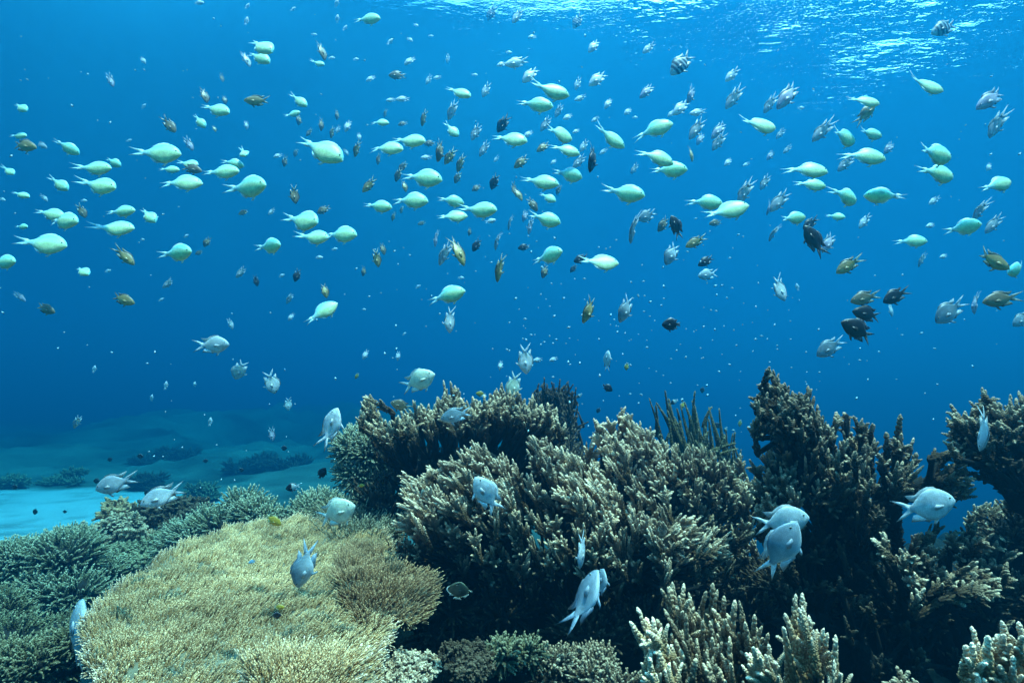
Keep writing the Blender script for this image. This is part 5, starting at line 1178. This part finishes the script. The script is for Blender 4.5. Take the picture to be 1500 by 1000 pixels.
    ('p', 1145, 764, 80, 12, 0, 0, 0, 1, 'pale fish half hidden behind the big blue-grey one before the antler coral'),
    ('u', 1143, 806, 96, 62, 0, 0, 0, 1, 'largest round blue-grey fish, nose up, in front of the antler coral'),
    ('p', 852, 805, 54, -94, 62, 0, 2, 0.72, 'thin silvery sliver of a fish diving in the dark below the bottlebrush coral'),
    ('u', 858, 880, 100, 70, 68, 0, 1, 1, 'long blue-grey fish with streaming tail rising in the dark hollow'),
    ('u', 879, 856, 50, 80, 45, 0, 1, 0.75, 'dim blue-grey fish tucked behind the long one in the dark hollow'),
    ('u', 446, 828, 70, 252, 25, 0, 1, 1, 'blue-grey fish nosing down onto the table coral'),
    ('e', 168, 708, 58, 196, 0, 0, None, 1, 'grey fish with dark-edged fins facing left over the bright sand'),
    ('e', 238, 726, 52, 200, 0, 25, None, 1, 'grey fish with dark-edged fins above the dark lumpy corals'),
    ('e', 112, 935, 120, 82, 35, 0, 0, 2.1, 'big grey fish half tucked behind the left rim of the table coral'),
    ('y', 523, 550, 11, 240, 0, 0, None, 1, 'small yellow fish diving, beneath the school above the shelf coral'),
    ('y', 528, 711, 13, 10, 0, 0, 0, 0.5, 'small yellow fish facing right, down near the shelf coral'),
    ('y', 399, 761, 30, -28, 0, 0, 0, 1, 'golden yellow fish resting on the far rim of the table coral'),
    ('y', 408, 889, 18, 5, 0, 0, 0, 0.42, 'small yellow fish over the middle of the table coral'),
    ('y', 918, 536, 13, 260, 0, 0, None, 1, 'small yellow fish diving, beneath the school above the staghorn coral'),
    ('y', 1000, 593, 13, 250, 0, 0, None, 1, 'small yellow fish down near the staghorn coral, left one of two'),
    ('y', 1084, 619, 12, 265, 0, 0, None, 1, 'small yellow fish down near the staghorn coral, right one of two'),
    ('y', 705, 577, 16, 170, 0, 0, None, 1, 'small yellow fish facing left, down near the bushy coral'),
    ('k', 471, 694, 22, 60, 0, 0, None, 1, 'black fish beside the tall grey-green bush coral'),
    ('k', 415, 656, 12, 0, 0, 0, None, 1, 'small black fish down near the table coral, rightmost of five'),
    ('k', 889, 567, 19, -32, 0, 0, None, 1, 'largest small black fish of a cluster down near the staghorn coral'),
    ('k', 877, 600, 10, 240, 0, 0, None, 1, 'small black fish down near the staghorn coral, leftmost of four'),
    ('k', 1029, 570, 11, 260, 0, 0, None, 1, 'small black fish down near the staghorn coral, third from left of four'),
    ('k', 1105, 594, 15, 170, 0, 0, None, 1, 'small black fish facing left, down near the antler coral'),
    ('k', 1049, 622, 14, -30, 0, 0, None, 1, 'small black fish down near the staghorn coral, rightmost of four'),
    ('k', 404, 901, 17, 5, 0, 0, 0, 0.36, 'small black fish right under a yellow one over the table coral'),
    ('k', 985, 475, 32, 180, 0, 0, None, 1, 'round jet-black fish alone in open water above the staghorn coral'),
    ('k', 204, 668, 13, 0, 0, 0, None, 1, 'small black fish down near the table coral, leftmost of five'),
    ('k', 160, 673, 10, 20, 0, 0, None, 1, 'small black fish down near the bright sand, rightmost of five'),
    ('k', 300, 675, 10, 10, 0, 0, None, 1, 'small black fish down near the table coral, third from left of five'),
    ('k', 352, 688, 11, 0, 0, 0, None, 1, 'small black fish down near the table coral, fourth from left of five'),
    ('k', 215, 721, 12, 260, 0, 0, None, 1, 'small black fish diving, down near the table coral'),
    ('k', 20, 713, 13, 0, 0, 0, None, 1, 'small black fish down near the bright sand, leftmost of five'),
    ('k', 52, 748, 12, 250, 0, 0, None, 1, 'small black fish diving, down near the bright sand'),
    ('k', 143, 704, 13, 180, 0, 0, None, 1, 'small black fish facing left, down near the bright sand'),
    ('k', 94, 749, 8, 0, 0, 0, None, 1, 'small black fish down near the bright sand, third from left of five'),
    ('t', 430, 713, 24, 192, 0, 0, None, 1, 'black and white fish over the low green bush behind the table coral'),
    ('t', 849, 579, 11, 220, 0, 0, None, 1, 'black and white fish nose down facing left, down near the bushy coral'),
    ('t', 988, 588, 14, 210, 0, 0, None, 1, 'black and white fish nose down facing left, down near the staghorn coral'),
    ('t', 1063, 628, 9, 240, 0, 0, None, 1, 'black and white fish diving, down near the staghorn coral'),
    ('t', 1107, 653, 9, 240, 0, 0, 0, 0.22, 'black and white fish diving, down near the antler coral'),
    ('f', 671, 868, 44, 80, 0, 30, 0, 0.72, 'dim striped butterflyfish in the black hollow beside the brown tufted coral'),
    ('w', 291, 4, 14, 0, 0, 0, None, 1, 'tiny pale fish no bigger than a fleck, far off in the blue water'),
    ('w', 362, 10, 10, 60, 0, 0, None, 1, 'tiny pale fish no bigger than a fleck, far off in the blue water'),
    ('w', 361, 32, 13, 80, 0, 0, None, 1, 'tiny pale fish no bigger than a fleck, far off in the blue water'),
    ('w', 209, 88, 13, -50, 0, 0, None, 1, 'tiny pale fish no bigger than a fleck, far off in the blue water'),
    ('w', 210, 156, 9, 45, 0, 0, None, 1, 'tiny pale fish no bigger than a fleck, far off in the blue water'),
    ('w', 189, 206, 8, 20, 0, 0, None, 1, 'tiny pale fish no bigger than a fleck, far off in the blue water'),
    ('w', 429, 14, 9, 40, 0, 0, None, 1, 'tiny pale fish no bigger than a fleck, far off in the blue water'),
    ('w', 493, 5, 12, 70, 0, 0, None, 1, 'tiny pale fish no bigger than a fleck, far off in the blue water'),
    ('w', 494, 28, 12, 85, 0, 0, None, 1, 'tiny pale fish no bigger than a fleck, far off in the blue water'),
    ('w', 505, 42, 10, 60, 0, 0, None, 1, 'tiny pale fish no bigger than a fleck, far off in the blue water'),
    ('w', 460, 51, 8, 0, 0, 0, None, 1, 'tiny pale fish no bigger than a fleck, far off in the blue water'),
    ('w', 609, 37, 8, -20, 0, 0, None, 1, 'tiny pale fish no bigger than a fleck, far off in the blue water'),
    ('w', 600, 58, 10, -30, 0, 0, None, 1, 'tiny pale fish no bigger than a fleck, far off in the blue water'),
    ('w', 571, 62, 12, 50, 0, 0, None, 1, 'tiny pale fish no bigger than a fleck, far off in the blue water'),
    ('w', 631, 53, 7, 0, 0, 0, None, 1, 'tiny pale fish no bigger than a fleck, far off in the blue water'),
    ('w', 485, 85, 10, 0, 0, 0, None, 1, 'tiny pale fish no bigger than a fleck, far off in the blue water'),
    ('w', 521, 87, 9, 0, 0, 0, None, 1, 'tiny pale fish no bigger than a fleck, far off in the blue water'),
    ('w', 600, 89, 17, 215, 0, 0, None, 1, 'small pale fish nose down facing left, high above the shelf coral'),
    ('w', 543, 115, 14, 210, 0, 0, None, 1, 'tiny pale fish no bigger than a fleck, far off in the blue water'),
    ('w', 641, 114, 12, 190, 0, 0, None, 1, 'tiny pale fish no bigger than a fleck, far off in the blue water'),
    ('w', 628, 117, 14, 240, 0, 0, None, 1, 'tiny pale fish no bigger than a fleck, far off in the blue water'),
    ('w', 695, 110, 9, 0, 0, 0, None, 1, 'tiny pale fish no bigger than a fleck, far off in the blue water'),
    ('w', 656, 86, 12, 265, 0, 0, None, 1, 'tiny pale fish no bigger than a fleck, far off in the blue water'),
    ('w', 712, 132, 20, 243, 0, 0, None, 1, 'small pale fish high above the bushy coral, leftmost of six'),
    ('w', 573, 147, 14, 180, 0, 0, None, 1, 'tiny pale fish no bigger than a fleck, far off in the blue water'),
    ('w', 590, 145, 18, 185, 0, 0, None, 1, 'small pale fish facing left, high above the shelf coral'),
    ('w', 509, 184, 17, 248, 0, 0, None, 1, 'small pale fish diving, at mid height above the shelf coral'),
    ('w', 495, 190, 11, 240, 0, 0, None, 1, 'tiny pale fish no bigger than a fleck, far off in the blue water'),
    ('w', 526, 200, 12, -80, 0, 0, None, 1, 'tiny pale fish no bigger than a fleck, far off in the blue water'),
    ('w', 507, 223, 10, -60, 0, 0, None, 1, 'tiny pale fish no bigger than a fleck, far off in the blue water'),
    ('w', 407, 228, 12, 200, 0, 0, None, 1, 'tiny pale fish no bigger than a fleck, far off in the blue water'),
    ('w', 625, 231, 15, 180, 0, 0, None, 1, 'small pale fish facing left, at mid height above the shelf coral'),
    ('w', 727, 233, 10, 230, 0, 0, None, 1, 'tiny pale fish no bigger than a fleck, far off in the blue water'),
    ('w', 745, 77, 9, 0, 0, 0, None, 1, 'tiny pale fish no bigger than a fleck, far off in the blue water'),
    ('w', 735, 94, 14, 200, 0, 0, None, 1, 'tiny pale fish no bigger than a fleck, far off in the blue water'),
    ('w', 758, 24, 22, 233, 0, 0, None, 1, 'small pale fish nose down facing left, just under the surface above the bushy coral'),
    ('w', 757, 92, 30, 188, 0, 0, None, 1, 'small pale fish high above the bushy coral, second from left of six'),
    ('w', 780, 54, 12, 190, 0, 0, None, 1, 'tiny pale fish no bigger than a fleck, far off in the blue water'),
    ('w', 870, 67, 22, 232, 0, 0, None, 1, 'small pale fish just under the surface above the staghorn coral, left one of two'),
    ('w', 950, 71, 20, 218, 0, 0, None, 1, 'small pale fish just under the surface above the staghorn coral, right one of two'),
    ('w', 1072, 110, 24, 224, 0, 0, None, 1, 'small pale fish high above the staghorn coral, rightmost of five'),
    ('w', 777, 109, 30, 225, 0, 0, None, 1, 'small pale fish high above the bushy coral, third from left of six'),
    ('w', 876, 115, 30, 218, 0, 0, None, 1, 'small pale fish high above the staghorn coral, leftmost of five'),
    ('w', 846, 123, 17, 250, 0, 0, None, 1, 'small pale fish high above the bushy coral, fifth from left of six'),
    ('w', 850, 144, 16, 200, 0, 0, None, 1, 'small pale fish high above the bushy coral, rightmost of six'),
    ('w', 891, 151, 18, 235, 0, 0, None, 1, 'small pale fish high above the staghorn coral, second from left of five'),
    ('w', 998, 157, 30, 222, 0, 0, None, 1, 'small pale fish high above the staghorn coral, third from left of five'),
    ('w', 984, 166, 14, 220, 0, 0, None, 1, 'tiny pale fish no bigger than a fleck, far off in the blue water'),
    ('w', 1022, 165, 22, 186, 0, 0, None, 1, 'small pale fish facing left, high above the staghorn coral'),
    ('w', 832, 171, 15, 210, 0, 0, None, 1, 'small pale fish high above the bushy coral, fourth from left of six'),
    ('w', 920, 163, 14, 220, 0, 0, None, 1, 'tiny pale fish no bigger than a fleck, far off in the blue water'),
    ('w', 872, 175, 12, 210, 0, 0, None, 1, 'tiny pale fish no bigger than a fleck, far off in the blue water'),
    ('w', 930, 172, 8, 0, 0, 0, None, 1, 'tiny pale fish no bigger than a fleck, far off in the blue water'),
    ('w', 774, 196, 15, 215, 0, 0, None, 1, 'small pale fish at mid height above the bushy coral, left one of two'),
    ('w', 844, 192, 11, 210, 0, 0, None, 1, 'tiny pale fish no bigger than a fleck, far off in the blue water'),
    ('w', 855, 214, 18, 238, 0, 0, None, 1, 'small pale fish at mid height above the bushy coral, right one of two'),
    ('w', 884, 222, 12, 215, 0, 0, None, 1, 'tiny pale fish no bigger than a fleck, far off in the blue water'),
    ('w', 811, 237, 10, 220, 0, 0, None, 1, 'tiny pale fish no bigger than a fleck, far off in the blue water'),
    ('w', 1067, 237, 15, 225, 0, 0, None, 1, 'small pale fish nose down facing left, at mid height above the staghorn coral'),
    ('w', 1093, 241, 10, 205, 0, 0, None, 1, 'tiny pale fish no bigger than a fleck, far off in the blue water'),
    ('w', 1173, 158, 9, 0, 0, 0, None, 1, 'tiny pale fish no bigger than a fleck, far off in the blue water'),
    ('w', 1449, 244, 14, 240, 0, 0, None, 1, 'tiny pale fish no bigger than a fleck, far off in the blue water'),
    ('w', 65, 290, 12, -45, 0, 0, None, 1, 'tiny pale fish no bigger than a fleck, far off in the blue water'),
    ('w', 122, 294, 10, 0, 0, 0, None, 1, 'tiny pale fish no bigger than a fleck, far off in the blue water'),
    ('w', 3, 292, 10, -20, 0, 0, None, 1, 'tiny pale fish no bigger than a fleck, far off in the blue water'),
    ('w', 158, 397, 9, 20, 0, 0, None, 1, 'tiny pale fish no bigger than a fleck, far off in the blue water'),
    ('w', 338, 474, 15, -70, 0, 0, None, 1, 'small pale fish diving, beneath the school above the table coral'),
    ('w', 272, 346, 8, 30, 0, 0, None, 1, 'tiny pale fish no bigger than a fleck, far off in the blue water'),
    ('w', 208, 351, 7, 0, 0, 0, None, 1, 'tiny pale fish no bigger than a fleck, far off in the blue water'),
    ('w', 236, 439, 8, 30, 0, 0, None, 1, 'tiny pale fish no bigger than a fleck, far off in the blue water'),
    ('w', 426, 464, 12, 235, 0, 0, None, 1, 'tiny pale fish no bigger than a fleck, far off in the blue water'),
    ('w', 412, 404, 9, 25, 0, 0, None, 1, 'tiny pale fish no bigger than a fleck, far off in the blue water'),
    ('w', 467, 377, 11, 0, 0, 0, None, 1, 'tiny pale fish no bigger than a fleck, far off in the blue water'),
    ('w', 490, 365, 9, 15, 0, 0, None, 1, 'tiny pale fish no bigger than a fleck, far off in the blue water'),
    ('w', 675, 407, 9, 0, 0, 0, None, 1, 'tiny pale fish no bigger than a fleck, far off in the blue water'),
    ('w', 612, 420, 8, 30, 0, 0, None, 1, 'tiny pale fish no bigger than a fleck, far off in the blue water'),
    ('w', 533, 453, 6, 0, 0, 0, None, 1, 'tiny pale fish no bigger than a fleck, far off in the blue water'),
    ('w', 592, 489, 6, 40, 0, 0, None, 1, 'tiny pale fish no bigger than a fleck, far off in the blue water'),
    ('w', 718, 324, 15, 15, 0, 0, None, 1, 'small pale fish facing right, low in the school above the bushy coral'),
    ('w', 398, 310, 12, 220, 0, 0, None, 1, 'tiny pale fish no bigger than a fleck, far off in the blue water'),
    ('w', 1168, 421, 11, 100, 0, 0, None, 1, 'tiny pale fish no bigger than a fleck, far off in the blue water'),
    ('w', 1383, 375, 13, 200, 0, 0, None, 1, 'tiny pale fish no bigger than a fleck, far off in the blue water'),
    ('w', 1364, 330, 15, 195, 0, 0, None, 1, 'small pale fish facing left, low in the school above the ledge coral'),
    ('w', 1368, 294, 17, 215, 0, 0, None, 1, 'small pale fish nose down facing left, at mid height above the ledge coral'),
    ('w', 1266, 324, 22, 232, 0, 0, None, 1, 'small pale fish nose down facing left, low in the school above the antler coral'),
    ('w', 138, 541, 11, 80, 0, 0, None, 1, 'tiny pale fish no bigger than a fleck, far off in the blue water'),
    ('w', 243, 565, 12, 85, 0, 0, None, 1, 'tiny pale fish no bigger than a fleck, far off in the blue water'),
    ('w', 222, 583, 10, 80, 0, 0, None, 1, 'tiny pale fish no bigger than a fleck, far off in the blue water'),
    ('w', 285, 563, 8, 85, 0, 0, None, 1, 'tiny pale fish no bigger than a fleck, far off in the blue water'),
    ('w', 308, 618, 12, 85, 0, 0, None, 1, 'tiny pale fish no bigger than a fleck, far off in the blue water'),
    ('w', 535, 519, 14, 245, 0, 0, None, 1, 'tiny pale fish no bigger than a fleck, far off in the blue water'),
    ('w', 583, 521, 13, 265, 0, 0, None, 1, 'tiny pale fish no bigger than a fleck, far off in the blue water'),
    ('w', 788, 527, 14, 190, 0, 0, None, 1, 'tiny pale fish no bigger than a fleck, far off in the blue water'),
    ('w', 811, 526, 13, 200, 0, 0, None, 1, 'tiny pale fish no bigger than a fleck, far off in the blue water'),
    ('w', 733, 535, 14, 260, 0, 0, None, 1, 'tiny pale fish no bigger than a fleck, far off in the blue water'),
    ('w', 370, 822, 12, 200, 0, 0, 0, 0.3, 'tiny white fish hovering over the table coral'),
    ('w', 708, 580, 9, 0, 0, 0, 0, 0.5, 'tiny pale fish no bigger than a fleck, far off in the blue water'),
    ('w', 681, 596, 12, 250, 0, 0, None, 1, 'tiny pale fish no bigger than a fleck, far off in the blue water'),
]
_i = {}
for k, cx, cy, ln, ang, roll, yaw, var, dep, label in FISH:
    _i[k] = _i.get(k, -1)+1
    place_fish(k, cx, cy, ln, ang, roll, yaw, None if var is None else int(var), dep, label=label, idx=_i[k]*7//2 if len(PROTO[k]) > 1 else 0)
for ps in PROTO.values():
    for o in ps:
        if o.name not in USED:
            for c in list(o.children): bpy.data.objects.remove(c)
            bpy.data.objects.remove(o)
